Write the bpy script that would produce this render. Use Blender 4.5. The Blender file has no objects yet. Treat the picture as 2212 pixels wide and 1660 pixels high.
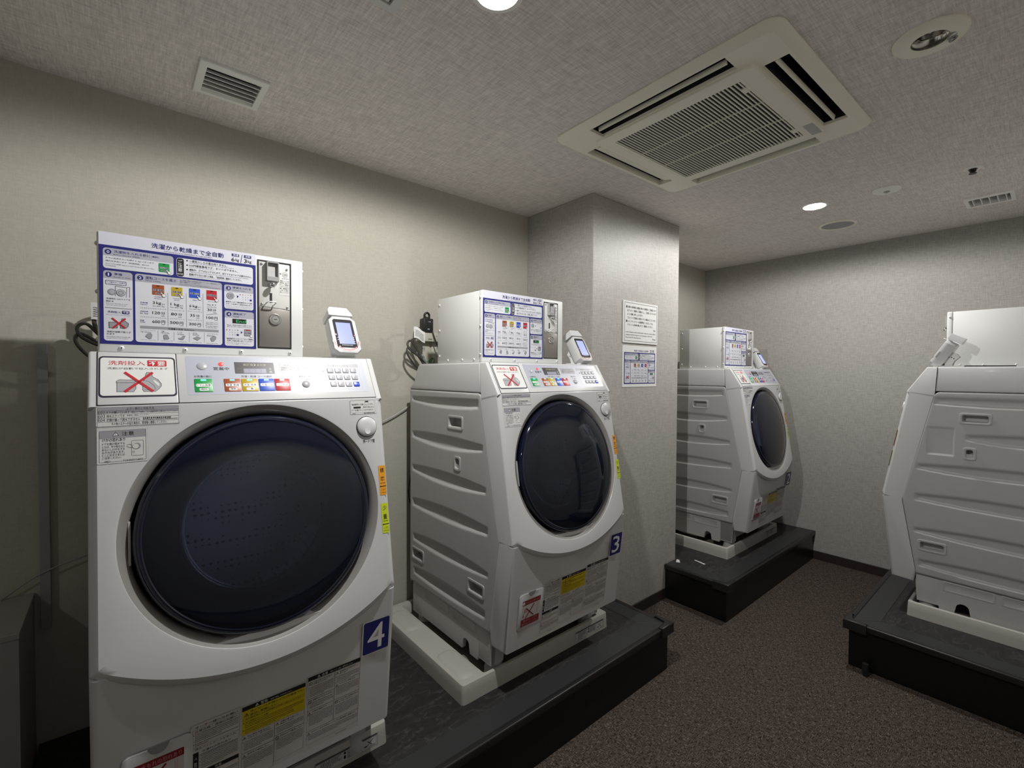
# -*- coding: utf-8 -*-
import bpy, bmesh, math, random
from mathutils import Vector, Matrix
random.seed(7)
SC = bpy.context.scene
COL = SC.collection

# ------------------------------------------------------------------ camera
CEIL = 2.2774
cam_d = bpy.data.cameras.new('camera')
cam = bpy.data.objects.new('camera', cam_d); COL.objects.link(cam)
cam_d.sensor_fit = 'HORIZONTAL'; cam_d.sensor_width = 36.0
cam_d.lens = 1001.365 / 2212 * 36.0
cam_d.clip_start = 0.02
CAM_R = Vector((0.76213499, -0.64739891, 0.00499124))
CAM_U = Vector((0.00960951, 0.0190205, 0.99977291))
CAM_F = Vector((0.64734683, 0.76191396, -0.02071738))
m = Matrix((CAM_R, CAM_U, -CAM_F)).transposed().to_4x4()
m.translation = Vector((0, 0, 1.36))
cam.matrix_world = m
SC.camera = cam

# ------------------------------------------------------------------ world, light, exposure
w = bpy.data.worlds.new('world'); SC.world = w; w.use_nodes = True
w.node_tree.nodes['Background'].inputs[0].default_value = (0.9, 0.95, 1.0, 1)
w.node_tree.nodes['Background'].inputs[1].default_value = 0.0
vs = SC.view_settings
SC.display_settings.display_device = 'sRGB'
vs.view_transform = 'Standard'; vs.look = 'None'; vs.gamma = 1.0; vs.use_curve_mapping = False
vs.exposure = 0.0
try:
    SC.cycles.use_denoising = True
    SC.cycles.max_bounces = 10; SC.cycles.diffuse_bounces = 6; SC.cycles.glossy_bounces = 5
    SC.cycles.transparent_max_bounces = 12; SC.cycles.caustics_reflective = False; SC.cycles.caustics_refractive = False
    SC.cycles.sample_clamp_indirect = 4.0
except Exception:
    pass
LAMPS = [(0.700, 0.885, 60.0), (2.868, 0.866, 46.0), (-1.45, 0.88, 5.0)]   # x, y, watts: two lit downlights, then an added unseen lamp lifting shadows
for i, (lx, ly, lw) in enumerate(LAMPS):
    ld = bpy.data.lights.new('lamp_light', 'SPOT'); ld.energy = lw; ld.spot_size = math.radians(178); ld.spot_blend = 0.22
    ld.shadow_soft_size = 0.022; ld.color = (1.0, 0.99, 0.97)
    lo = bpy.data.objects.new('lamp_light', ld); COL.objects.link(lo); lo.location = (lx, ly, CEIL - 0.022)

# ------------------------------------------------------------------ materials
MAT = {}
def mat(name, col, rough=0.5, metal=0.0, coat=0.0, emit=None, estr=1.0, spec=0.5):
    if name in MAT: return MAT[name]
    m = bpy.data.materials.new(name); m.use_nodes = True
    b = m.node_tree.nodes['Principled BSDF']
    b.inputs['Base Color'].default_value = (*col, 1); b.inputs['Roughness'].default_value = rough
    b.inputs['Metallic'].default_value = metal; b.inputs['Coat Weight'].default_value = coat
    b.inputs['Coat Roughness'].default_value = 0.08; b.inputs['Specular IOR Level'].default_value = spec
    if emit:
        b.inputs['Emission Color'].default_value = (*emit, 1); b.inputs['Emission Strength'].default_value = estr
    MAT[name] = m
    return m
def nodes(name, rough=0.5):
    m = mat(name, (0.5, 0.5, 0.5), rough)
    nt = m.node_tree
    return m, nt, nt.nodes['Principled BSDF']
def N(nt, t, **kw):
    n = nt.nodes.new(t)
    for k, v in kw.items(): setattr(n, k, v)
    return n
def ramp(nt, src, stops):
    r = N(nt, 'ShaderNodeValToRGB')
    el = r.color_ramp.elements
    while len(el) < len(stops): el.new(0.5)
    for e, (p, c) in zip(el, stops): e.position = p; e.color = (*c, 1)
    nt.links.new(src, r.inputs['Fac'])
    return r.outputs['Color']
def stretched(nt, scale, detail=2.0, nscale=1.0):
    tc = N(nt, 'ShaderNodeNewGeometry')
    mp = N(nt, 'ShaderNodeMapping'); mp.inputs['Scale'].default_value = scale
    nt.links.new(tc.outputs['Position'], mp.inputs['Vector'])
    no = N(nt, 'ShaderNodeTexNoise'); no.inputs['Scale'].default_value = nscale; no.inputs['Detail'].default_value = detail
    nt.links.new(mp.outputs['Vector'], no.inputs['Vector'])
    return no.outputs['Fac']
def mathn(nt, op, a, b=None):
    n = N(nt, 'ShaderNodeMath', operation=op)
    for i, x in enumerate((a, b)):
        if x is None: continue
        if isinstance(x, (int, float)): n.inputs[i].default_value = x
        else: nt.links.new(x, n.inputs[i])
    return n.outputs[0]
def woven(name, base, axes, amp=0.16, rough=0.75, bump=0.25, k=300.0, spec=0.3, lo=26.0):
    """woven vinyl wallpaper: two families of fine threads along the two axes of the surface"""
    m, nt, b = nodes(name, rough)
    a1, a2 = axes
    def sc(thin, k, lo):
        s = [lo, lo, lo]; s[thin] = k
        return tuple(s)
    f1 = stretched(nt, sc(a1, k, lo), 2.0); f2 = stretched(nt, sc(a2, k, lo), 2.0)
    g1 = stretched(nt, sc(a1, k * 0.6, lo * .55), 2.0); g2 = stretched(nt, sc(a2, k * 0.6, lo * .55), 2.0)
    s = mathn(nt, 'ADD', mathn(nt, 'ADD', f1, f2), mathn(nt, 'ADD', g1, g2))
    s = mathn(nt, 'MULTIPLY', s, 0.25)
    lo_c = tuple(c * (1 - amp) for c in base); hi = tuple(min(1, c * (1 + amp)) for c in base)
    col = ramp(nt, s, [(0.36, lo_c), (0.64, hi)])
    nt.links.new(col, b.inputs['Base Color'])
    b.inputs['Specular IOR Level'].default_value = spec
    bp = N(nt, 'ShaderNodeBump'); bp.inputs['Strength'].default_value = bump; bp.inputs['Distance'].default_value = 0.001
    nt.links.new(s, bp.inputs['Height']); nt.links.new(bp.outputs['Normal'], b.inputs['Normal'])
    return m
WALL_Y = woven('beige woven wallpaper', (0.455, 0.435, 0.375), (0, 2), 0.085, bump=0.15, k=420, lo=60)
WALL_YG = woven('grey woven wallpaper facing the room', (0.42, 0.402, 0.375), (0, 2), 0.24, rough=0.5, bump=0.35, k=400, lo=36, spec=0.4)
WALL_X = woven('grey woven wallpaper', (0.375, 0.358, 0.335), (1, 2), 0.24, rough=0.6, bump=0.35, k=400, lo=36, spec=0.35)
CEIL_M = woven('woven ceiling paper', (0.72, 0.685, 0.655), (0, 1), 0.26, bump=0.3, k=340, lo=30)
# carpet
m, nt, b = nodes('brown loop carpet', 0.95)
c1 = stretched(nt, (420, 60, 1), 2.0); c2 = stretched(nt, (60, 420, 1), 2.0); c3 = stretched(nt, (70, 70, 1), 1.0)
mxs = N(nt, 'ShaderNodeMix'); nt.links.new(ramp(nt, c3, [(0.47, (0, 0, 0)), (0.53, (1, 1, 1))]), mxs.inputs[0]); nt.links.new(c1, mxs.inputs[2]); nt.links.new(c2, mxs.inputs[3])
s = mxs.outputs[0]
nt.links.new(ramp(nt, s, [(0.34, (0.014, 0.0108, 0.0092)), (0.5, (0.069, 0.055, 0.0465)), (0.68, (0.208, 0.171, 0.146))]), b.inputs['Base Color'])
b.inputs['Specular IOR Level'].default_value = 0.1
bp = N(nt, 'ShaderNodeBump'); bp.inputs['Strength'].default_value = 0.7; bp.inputs['Distance'].default_value = 0.004
nt.links.new(s, bp.inputs['Height']); nt.links.new(bp.outputs['Normal'], b.inputs['Normal'])
CARPET = m
# slate vinyl
m, nt, b = nodes('black slate vinyl', 0.55)
v1 = stretched(nt, (9, 22, 1), 8.0); v2 = stretched(nt, (70, 70, 1), 6.0)
s = mathn(nt, 'ABSOLUTE', mathn(nt, 'SUBTRACT', v1, 0.5))
vein = ramp(nt, s, [(0.0, (0.055, 0.055, 0.052)), (0.02, (0.022, 0.022, 0.021)), (0.2, (0.016, 0.016, 0.016))])
mx = N(nt, 'ShaderNodeMix', data_type='RGBA', blend_type='MULTIPLY'); mx.inputs[0].default_value = 0.8
nt.links.new(vein, mx.inputs[6]); nt.links.new(ramp(nt, v2, [(0.3, (0.55, 0.55, 0.55)), (0.75, (1.3, 1.3, 1.3))]), mx.inputs[7])
nt.links.new(mx.outputs[2], b.inputs['Base Color'])
SLATE = m
WHITE = mat('white plastic', (0.57, 0.575, 0.57), 0.34, coat=0.15)
WHITE2 = mat('white painted steel', (0.68, 0.69, 0.675), 0.46, coat=0.0)
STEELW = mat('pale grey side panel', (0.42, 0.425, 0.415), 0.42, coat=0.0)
BASEW = mat('white plastic base', (0.47, 0.475, 0.46), 0.4)
RINGM = mat('silver grey plastic', (0.36, 0.35, 0.335), 0.32, metal=0.3)
NAVYP = mat('navy translucent plastic', (0.004, 0.006, 0.020), 0.08, coat=0.4)
NAVYD = mat('dark navy liner', (0.006, 0.009, 0.022), 0.25)
BEZEL = mat('matt black bezel', (0.008, 0.008, 0.009), 0.6, spec=0.2)
TRAYM = mat('ivory tray plastic', (0.50, 0.485, 0.45), 0.45)
TRAYF = mat('brown tray floor', (0.22, 0.19, 0.16), 0.6)
GAPM = mat('dark gap', (0.012, 0.012, 0.012), 0.7)
BLACKG = mat('black gloss board', (0.007, 0.007, 0.007), 0.30, coat=0.0, spec=0.35)
TRIMD = mat('charcoal vinyl edging', (0.028, 0.030, 0.031), 0.42)
BLACKR = mat('black rubber', (0.014, 0.014, 0.015), 0.38)
BOARD = mat('dark brown baseboard', (0.030, 0.020, 0.017), 0.45)
CEILW = mat('bright white fixture', (0.86, 0.86, 0.84), 0.45)
ACM = mat('cream plastic', (0.86, 0.84, 0.72), 0.45)
ACD = mat('black duct', (0.016, 0.016, 0.017), 0.6)
GREYM = mat('grey plastic', (0.30, 0.30, 0.30), 0.5)
GREYL = mat('light grey plastic', (0.45, 0.45, 0.44), 0.45)
PAINTG = mat('grey painted board', (0.30, 0.29, 0.27), 0.5)
CHROME = mat('chrome', (0.75, 0.75, 0.75), 0.12, metal=1.0)
STAIN = mat('stainless steel', (0.82, 0.81, 0.79), 0.40, metal=0.25)
STAIND = mat('dull stainless steel', (0.30, 0.28, 0.255), 0.40, metal=0.6)
BEIGEP = mat('beige plastic', (0.52, 0.50, 0.42), 0.45)
CORDG = mat('dark grey cord', (0.06, 0.06, 0.058), 0.45)
CORDB = mat('black cord', (0.012, 0.012, 0.012), 0.4)
PAPER = mat('white paper', (0.75, 0.75, 0.73), 0.6)
LENS = mat('lit lamp lens', (1, 1, 1), 0.5, emit=(1.0, 0.98, 0.94), estr=60.0)
SCREEN = mat('lit blue screen', (0.02, 0.02, 0.05), 0.15, emit=(0.46, 0.52, 1.0), estr=1.1)
KEYM = mat('grey key', (0.42, 0.42, 0.44), 0.3, coat=0.3)
KEYB = mat('blue key', (0.03, 0.08, 0.55), 0.25, coat=0.3)
LEDC = mat('cyan indicator', (0.1, 0.6, 0.6), 0.3, emit=(0.25, 1.0, 0.95), estr=0.8)
LEDR = mat('red indicator', (0.5, 0.05, 0.05), 0.3, emit=(1.0, 0.10, 0.10), estr=0.7)
# stainless drum with holes
m, nt, b = nodes('perforated drum steel', 0.3)
vo = N(nt, 'ShaderNodeTexVoronoi'); vo.inputs['Scale'].default_value = 55.0; vo.inputs['Randomness'].default_value = 0.15
tc = N(nt, 'ShaderNodeTexCoord'); nt.links.new(tc.outputs['Object'], vo.inputs['Vector'])
nt.links.new(ramp(nt, vo.outputs['Distance'], [(0.22, (0.01, 0.01, 0.01)), (0.26, (0.55, 0.55, 0.55))]), b.inputs['Base Color'])
b.inputs['Metallic'].default_value = 0.9
DRUM = m
# tinted door glass: clear body tint plus mirror reflection
m = bpy.data.materials.new('tinted door glass'); m.use_nodes = True; nt = m.node_tree
nt.nodes.remove(nt.nodes['Principled BSDF'])
out = nt.nodes['Material Output']
tr = N(nt, 'ShaderNodeBsdfTransparent'); tr.inputs[0].default_value = (0.36, 0.41, 0.56, 1)
df = N(nt, 'ShaderNodeBsdfDiffuse'); df.inputs[0].default_value = (0.022, 0.030, 0.062, 1)
mb = N(nt, 'ShaderNodeMixShader'); mb.inputs[0].default_value = 0.26; nt.links.new(tr.outputs[0], mb.inputs[1]); nt.links.new(df.outputs[0], mb.inputs[2])
gl = N(nt, 'ShaderNodeBsdfGlossy'); gl.inputs['Color'].default_value = (1, 1, 1, 1); gl.inputs['Roughness'].default_value = 0.03
fr = N(nt, 'ShaderNodeFresnel'); fr.inputs[0].default_value = 1.5
mix = N(nt, 'ShaderNodeMixShader'); nt.links.new(fr.outputs[0], mix.inputs[0]); nt.links.new(mb.outputs[0], mix.inputs[1]); nt.links.new(gl.outputs[0], mix.inputs[2])
nt.links.new(mix.outputs[0], out.inputs['Surface'])
GLASS = m
# clear inner bowl of the door
m = bpy.data.materials.new('clear glass'); m.use_nodes = True; nt = m.node_tree
nt.nodes.remove(nt.nodes['Principled BSDF'])
tr = N(nt, 'ShaderNodeBsdfTransparent'); tr.inputs[0].default_value = (0.90, 0.92, 0.95, 1)
gl = N(nt, 'ShaderNodeBsdfGlossy'); gl.inputs['Roughness'].default_value = 0.04
fr = N(nt, 'ShaderNodeFresnel'); fr.inputs[0].default_value = 1.3
mix = N(nt, 'ShaderNodeMixShader'); nt.links.new(fr.outputs[0], mix.inputs[0]); nt.links.new(tr.outputs[0], mix.inputs[1]); nt.links.new(gl.outputs[0], mix.inputs[2])
nt.links.new(mix.outputs[0], nt.nodes['Material Output'].inputs['Surface'])
CLEAR = m
REFL = mat('mirror reflector', (0.45, 0.43, 0.40), 0.16, metal=1.0)
GRILLE = mat('grey speaker cloth', (0.33, 0.33, 0.33), 0.7)
INK = {
 'k': (0.012, 0.012, 0.013), 'w': (0.80, 0.80, 0.80), 'navy': (0.018, 0.020, 0.165), 'lav': (0.40, 0.40, 0.46), 'paper': (0.66, 0.67, 0.72),
 'sheet': (0.62, 0.62, 0.70), 'gm': (0.30, 0.30, 0.33), 'gd': (0.10, 0.10, 0.105), 'gl': (0.36, 0.36, 0.38), 'ga': (0.27, 0.27, 0.285), 'lcd2': (0.30, 0.30, 0.37), 'red': (0.46, 0.018, 0.025), 'dred': (0.23, 0.012, 0.02),
 'pink': (0.60, 0.30, 0.32), 'green': (0.01, 0.30, 0.06), 'brown': (0.33, 0.075, 0.02), 'mustard': (0.48, 0.33, 0.015), 'blue': (0.03, 0.09, 0.52), 'led': (0.03, 0.55, 0.15),
 'frame': (0.02, 0.02, 0.035), 'lbl': (0.68, 0.68, 0.66), 'lblg': (0.62, 0.62, 0.605), 'lbl2': (0.60, 0.575, 0.565), 'rim': (0.72, 0.72, 0.71), 'yellow': (0.62, 0.50, 0.01),
 'panel': (0.40, 0.41, 0.48), 'olive': (0.20, 0.18, 0.10), 'lcd': (0.20, 0.20, 0.27), 'orange': (0.78, 0.33, 0.02), 'lime': (0.58, 0.68, 0.02), 'lblue': (0.22, 0.36, 0.75), 'crimson': (0.62, 0.05, 0.09)}
INKM = {k: mat('ink ' + k, c, 0.38) for k, c in INK.items()}
# ------------------------------------------------------------------ printed matter (metres, in the plane of each label)
SHEET = [
 ('R',0.0034,0.0195,0.3168,0.2715,'sheet',0,0),
 ('R',0.0034,0.0195,0.3168,0.2424,'navy',1,0),
 ('T', '洗濯から乾燥まで全自動', 0.0971, 0.25, 0.2433, 0.2619, 'navy', 4, 1),
 ('T', 'Full automatic from WASHING through DRYING.', 0.1214, 0.2439, 0.2192, 0.2474, 'navy', 4, 0),
 ('R',0.2616,0.2585,0.2782,0.2649,'navy',3,0),
 ('T', '洗濯', 0.2644, 0.2593, 0.2763, 0.2641, 'w', 4, 1),
 ('T', '6', 0.2606, 0.2449, 0.2681, 0.255, 'k', 4, 1),
 ('T', 'kg', 0.2701, 0.2443, 0.2778, 0.2539, 'k', 4, 1),
 ('L',[(0.2852,0.2651),(0.2819,0.2444)],0.0011,'k',4),
 ('R',0.2896,0.2582,0.3062,0.2654,'navy',3,0),
 ('T', '洗乾', 0.2922, 0.2595, 0.3039, 0.2645, 'w', 4, 1),
 ('T', '3', 0.2897, 0.245, 0.2963, 0.255, 'k', 4, 1),
 ('T', 'kg', 0.2983, 0.2445, 0.3068, 0.2536, 'k', 4, 1),
 ('R',0.0104,0.1902,0.1388,0.2362,'paper',2,0.006),
 ('H',0.0104,0.2193,0.1388,0.2362,'lav',3,0.006),
 ('C',0.0193,0.2275,0.0057,0.0057,'navy',4),
 ('T', '0', 0.0169, 0.2244, 0.0216, 0.2304, 'w', 5, 2),
 ('T', '洗濯物を入れる前に', 0.0293, 0.2266, 0.0946, 0.2325, 'navy', 4, 1),
 ('T', '(無料)', 0.0969, 0.2265, 0.1104, 0.2311, 'navy', 4, 1),
 ('T', 'Before laundry (FREE)', 0.0289, 0.2211, 0.0752, 0.2241, 'navy', 4, 0),
 ('T', 'ドラム洗浄ボタンを押すと Ag⁺イオン水で', 0.0158, 0.2117, 0.1014, 0.2157, 'k', 4, 0),
 ('T', '槽内を洗浄します（所要時間：約1分）', 0.015, 0.2056, 0.0923, 0.2086, 'k', 4, 0),
 ('T', 'Press "ドラム洗浄" button to wash the tub with Ag+ ion water.', 0.0153, 0.1989, 0.1024, 0.2021, 'k', 4, 0),
 ('T', '(1 minute)', 0.0149, 0.195, 0.0319, 0.1977, 'k', 4, 0),
 ('R',0.1101,0.1956,0.1308,0.2163,'green',4,0.0012),
 ('R',0.1176,0.2132,0.1229,0.2151,'k',5,0),
 ('R',0.1118,0.2035,0.1291,0.2076,'lav',5,0.001),
 ('T', 'ドラム洗浄', 0.1122, 0.2039, 0.1287, 0.2074, 'k', 6, 1),
 ('R',0.1153,0.1973,0.1256,0.2006,'lav',5,0.001),
 ('T', '(無料)', 0.1159, 0.1975, 0.125, 0.2004, 'k', 6, 0),
 ('C',0.1304,0.1952,0.0035,0.0035,'k',7),
 ('L',[(0.1304,0.1952),(0.1248,0.2014)],0.0027,'k',7),
 ('L',[(0.1304,0.1952),(0.1252,0.201)],0.0017,'w',8),
 ('C',0.1304,0.1952,0.003,0.003,'w',8),
 ('R',0.1445,0.1895,0.31,0.2352,'paper',2,0.006),
 ('R',0.1453,0.1903,0.1594,0.2344,'k',3,0.005),
 ('T', 'ご', 0.1478, 0.2214, 0.1562, 0.23, 'w', 4, 1),
 ('T', '注', 0.1477, 0.2116, 0.1562, 0.22, 'w', 4, 1),
 ('T', '意', 0.1476, 0.2018, 0.1561, 0.2101, 'w', 4, 1),
 ('T', 'NOTICE', 0.1463, 0.1941, 0.1579, 0.198, 'w', 4, 0),
 ('C',0.1661,0.2308,0.0017,0.0017,'k',4),
 ('T', '一度投入したお金は戻りません。', 0.1705, 0.2277, 0.2515, 0.2338, 'k', 4, 1),
 ('T', 'Once you put coins into the machine, the coins will not be returned.', 0.1709, 0.2245, 0.2661, 0.2273, 'navy', 4, 0),
 ('C',0.166,0.2198,0.0017,0.0017,'k',4),
 ('T', '100円硬貨専用です。おつりはでません。', 0.1704, 0.2172, 0.2751, 0.2228, 'k', 4, 1),
 ('T', '100 yen coin only. No change given.', 0.1708, 0.2144, 0.2212, 0.2162, 'navy', 4, 0),
 ('C',0.1659,0.209,0.0017,0.0017,'k',4),
 ('T', '運転中、ドアはロックされます。終了するまでドアは開きません。', 0.1704, 0.2069, 0.3071, 0.212, 'k', 4, 1),
 ('T', 'While the machine is in operation, the door will be locked. It will not open until it is finished.', 0.1707, 0.2028, 0.2992, 0.2054, 'navy', 4, 0),
 ('C',0.1658,0.1979,0.0011,0.0011,'lav',4),
 ('T', '乾燥が不十分だと感じた場合、「追加乾燥」運転をしてください。', 0.1703, 0.1954, 0.2836, 0.2008, 'k', 4, 1),
 ('T', 'If drying feels insufficient, please operate "Dry more" course.', 0.1706, 0.1922, 0.255, 0.1943, 'navy', 4, 0),
 ('R',0.0105,0.0269,0.0616,0.1852,'paper',2,0.006),
 ('H',0.0105,0.1678,0.0616,0.1852,'lav',3,0.006),
 ('C',0.0197,0.1765,0.0057,0.0057,'navy',4),
 ('T', '1', 0.0185, 0.1731, 0.0205, 0.1798, 'w', 5, 1),
 ('T', '準備', 0.029, 0.1758, 0.0433, 0.1813, 'navy', 4, 1),
 ('T', 'Ready to Start', 0.0284, 0.1703, 0.0585, 0.1733, 'navy', 4, 0),
 ('O',0.0144,0.1544,0.05,0.163,'navy',4,0.001,0.0008),
 ('T', 'ドア開ボタンを押す', 0.0165, 0.1578, 0.0483, 0.1608, 'navy', 4, 1),
 ('T', 'Press the button', 0.0208, 0.1554, 0.0424, 0.1564, 'navy', 4, 0),
 ('C',0.0247,0.1375,0.007,0.007,'k',4),
 ('C',0.0247,0.1375,0.0066,0.0066,'gm',5),
 ('C',0.0257,0.1376,0.0047,0.0047,'lav',6),
 ('L',[(0.031,0.1289),(0.0312,0.1516),(0.05,0.1499),(0.0562,0.1516),(0.0561,0.1282)],0.0007,'k',4),
 ('L',[(0.0501,0.1275),(0.0513,0.1501)],0.0006,'k',4),
 ('C',0.0406,0.1372,0.0079,0.0079,'k',5),
 ('C',0.0406,0.1372,0.007,0.007,'paper',6),
 ('C',0.0406,0.1372,0.0058,0.0058,'gm',7),
 ('C',0.0402,0.1362,0.0031,0.0031,'lav',8),
 ('T', '洗濯物を入れてドアを', 0.0153, 0.1205, 0.0571, 0.124, 'k', 4, 1),
 ('T', '閉める', 0.0151, 0.1146, 0.0276, 0.1181, 'k', 4, 1),
 ('T', 'Put your laundry in and', 0.0154, 0.1101, 0.0513, 0.1124, 'k', 4, 0),
 ('T', 'shut the door properly.', 0.0153, 0.1065, 0.0503, 0.1086, 'k', 4, 0),
 ('L',[(0.0133,0.1015),(0.0593,0.1013)],0.0008,'gd',4),
 ('T', '洗剤投入', 0.0171, 0.0898, 0.0402, 0.0948, 'navy', 4, 1),
 ('R',0.0421,0.0892,0.0553,0.0963,'navy',4,0.0015),
 ('T', '不要', 0.0438, 0.0902, 0.054, 0.0951, 'w', 5, 1),
 ('T', 'No need to put in the detergent.', 0.0147, 0.0849, 0.058, 0.087, 'navy', 4, 0),
 ('P',[(0.0194,0.0691),(0.034,0.0694),(0.0339,0.0565),(0.0196,0.0559)],'gm',4),
 ('L',[(0.0194,0.0691),(0.034,0.0694),(0.0339,0.0565),(0.0196,0.0559),(0.0194,0.0691)],0.0007,'k',5),
 ('P',[(0.042,0.0782),(0.046,0.078),(0.0466,0.0738),(0.0539,0.0674),(0.0525,0.0603),(0.0485,0.0562),(0.0392,0.0564),(0.0393,0.0646)],'gm',4),
 ('L',[(0.042,0.0782),(0.046,0.078),(0.0466,0.0738),(0.0539,0.0674),(0.0525,0.0603),(0.0485,0.0562),(0.0392,0.0564),(0.0393,0.0646),(0.042,0.0782)],0.0007,'k',5),
 ('L',[(0.025,0.078),(0.0471,0.0569)],0.0034,'red',6),
 ('L',[(0.0477,0.0782),(0.0258,0.0559)],0.0034,'red',6),
 ('T', '洗剤が自動で投入さ', 0.0156, 0.0454, 0.0571, 0.0497, 'k', 4, 1),
 ('T', 'れます', 0.0155, 0.0405, 0.0289, 0.0442, 'k', 4, 1),
 ('T', 'Detergent will automatically', 0.0156, 0.0345, 0.0566, 0.0372, 'k', 4, 0),
 ('T', 'pumped into the machine.', 0.0155, 0.0313, 0.0539, 0.0335, 'k', 4, 0),
 ('R',0.066,0.0265,0.239,0.1853,'paper',2,0.006),
 ('H',0.066,0.1674,0.239,0.1853,'lav',3,0.006),
 ('C',0.0755,0.1764,0.0057,0.0057,'navy',4),
 ('T', '2', 0.073, 0.173, 0.0779, 0.1795, 'w', 5, 2),
 ('T', '運転コースを選ぶ', 0.0848, 0.1748, 0.144, 0.1817, 'navy', 4, 1),
 ('T', 'Select Course', 0.0851, 0.1704, 0.1137, 0.1737, 'navy', 4, 0),
 ('T', '残り時間は運転の目安時間を表示しています。運転状況により', 0.1512, 0.1799, 0.2346, 0.1821, 'k', 4, 0),
 ('T', '途中で増減することがあります。', 0.1511, 0.1754, 0.1944, 0.1783, 'k', 4, 0),
 ('T', 'The remaining time shows the approximate driving time.', 0.1511, 0.1719, 0.2137, 0.1737, 'k', 4, 0),
 ('T', 'It may increase or decrease in the middle depending on the driving situation.', 0.1511, 0.1686, 0.2345, 0.1712, 'k', 4, 0),
 ('R',0.0974,0.1399,0.1201,0.1636,'brown',4,0.0012),
 ('R',0.1056,0.16,0.1115,0.1622,'k',5,0),
 ('R',0.0992,0.1489,0.1183,0.1536,'lav',5,0.001),
 ('T', '洗濯･乾燥', 0.0997, 0.1494, 0.1178, 0.1534, 'k', 6, 1),
 ('R',0.1031,0.1418,0.1144,0.1456,'lav',5,0.001),
 ('T', '(標準)', 0.1038, 0.142, 0.1137, 0.1454, 'k', 6, 0),
 ('C',0.1196,0.1394,0.0039,0.0039,'k',7),
 ('L',[(0.1196,0.1394),(0.1135,0.1465)],0.003,'k',7),
 ('L',[(0.1196,0.1394),(0.114,0.1461)],0.0018,'w',8),
 ('C',0.1196,0.1394,0.0033,0.0033,'w',8),
 ('R',0.1341,0.1407,0.1558,0.1626,'mustard',4,0.0012),
 ('R',0.1419,0.1593,0.1476,0.1613,'k',5,0),
 ('R',0.1358,0.149,0.1541,0.1534,'lav',5,0.001),
 ('T', '洗濯･乾燥', 0.1363, 0.1495, 0.1536, 0.1532, 'k', 6, 1),
 ('R',0.1395,0.1425,0.1504,0.146,'lav',5,0.001),
 ('T', '(少量)', 0.1402, 0.1427, 0.1497, 0.1457, 'k', 6, 0),
 ('C',0.1554,0.1403,0.0037,0.0037,'k',7),
 ('L',[(0.1554,0.1403),(0.1495,0.1468)],0.0028,'k',7),
 ('L',[(0.1554,0.1403),(0.1499,0.1464)],0.0017,'w',8),
 ('C',0.1554,0.1403,0.0031,0.0031,'w',8),
 ('R',0.1693,0.1405,0.1921,0.1633,'blue',4,0.0012),
 ('R',0.1775,0.1599,0.1834,0.1619,'k',5,0),
 ('R',0.1711,0.1492,0.1903,0.1537,'lav',5,0.001),
 ('T', '洗濯のみ', 0.1716, 0.1496, 0.1898, 0.1535, 'k', 6, 1),
 ('C',0.1916,0.14,0.0039,0.0039,'k',7),
 ('L',[(0.1916,0.14),(0.1855,0.1469)],0.003,'k',7),
 ('L',[(0.1916,0.14),(0.1859,0.1464)],0.0018,'w',8),
 ('C',0.1916,0.14,0.0033,0.0033,'w',8),
 ('R',0.2055,0.1396,0.2277,0.1635,'red',4,0.0012),
 ('R',0.2135,0.1599,0.2193,0.1621,'k',5,0),
 ('R',0.2073,0.1487,0.2259,0.1535,'lav',5,0.001),
 ('T', '追加乾燥', 0.2077, 0.1492, 0.2255, 0.1532, 'k', 6, 1),
 ('C',0.2273,0.1391,0.0038,0.0038,'k',7),
 ('L',[(0.2273,0.1391),(0.2213,0.1463)],0.0029,'k',7),
 ('L',[(0.2273,0.1391),(0.2217,0.1458)],0.0018,'w',8),
 ('C',0.2273,0.1391,0.0032,0.0032,'w',8),
 ('T', 'Wash&Dry', 0.1011, 0.1335, 0.1172, 0.1365, 'navy', 4, 0),
 ('T', '(Regular)', 0.1014, 0.1298, 0.1161, 0.1323, 'navy', 4, 0),
 ('T', 'Wash&Dry', 0.1367, 0.1337, 0.1529, 0.136, 'navy', 4, 0),
 ('T', '(Less)', 0.1396, 0.1298, 0.1495, 0.1326, 'navy', 4, 0),
 ('T', 'Wash', 0.1766, 0.1337, 0.1848, 0.1366, 'navy', 4, 0),
 ('T', 'Dry more', 0.2094, 0.1336, 0.2241, 0.1359, 'navy', 4, 0),
 ('L',[(0.1636,0.1497),(0.1636,0.0677)],0.0007,'gm',4),
 ('L',[(0.1983,0.1537),(0.1984,0.0681)],0.0007,'gm',4),
 ('L',[(0.1271,0.1471),(0.1272,0.0683)],0.0007,'gm',4),
 ('T', '洗濯容量', 0.0751, 0.1177, 0.089, 0.1207, 'navy', 4, 1),
 ('T', 'Capacity', 0.0751, 0.1132, 0.0882, 0.1163, 'navy', 4, 0),
 ('T', '所要時間', 0.075, 0.0973, 0.0893, 0.0999, 'navy', 4, 1),
 ('T', 'Est. Time', 0.0749, 0.0927, 0.0895, 0.0958, 'navy', 4, 0),
 ('T', '料金', 0.0748, 0.0758, 0.0819, 0.0793, 'navy', 4, 1),
 ('T', 'Coins', 0.0747, 0.0723, 0.0837, 0.0755, 'navy', 4, 0),
 ('T', '3', 0.0984, 0.1176, 0.1022, 0.1243, 'k', 4, 2),
 ('T', 'kg', 0.1048, 0.1161, 0.1142, 0.1244, 'k', 4, 2),
 ('T', 'まで', 0.1156, 0.1169, 0.1214, 0.1201, 'k', 4, 0),
 ('T', 'less than 3kg', 0.0985, 0.1114, 0.1206, 0.1146, 'k', 4, 0),
 ('T', '120', 0.0973, 0.094, 0.1122, 0.1005, 'k', 4, 2),
 ('T', '分', 0.1139, 0.0934, 0.1216, 0.1008, 'k', 4, 1),
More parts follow.
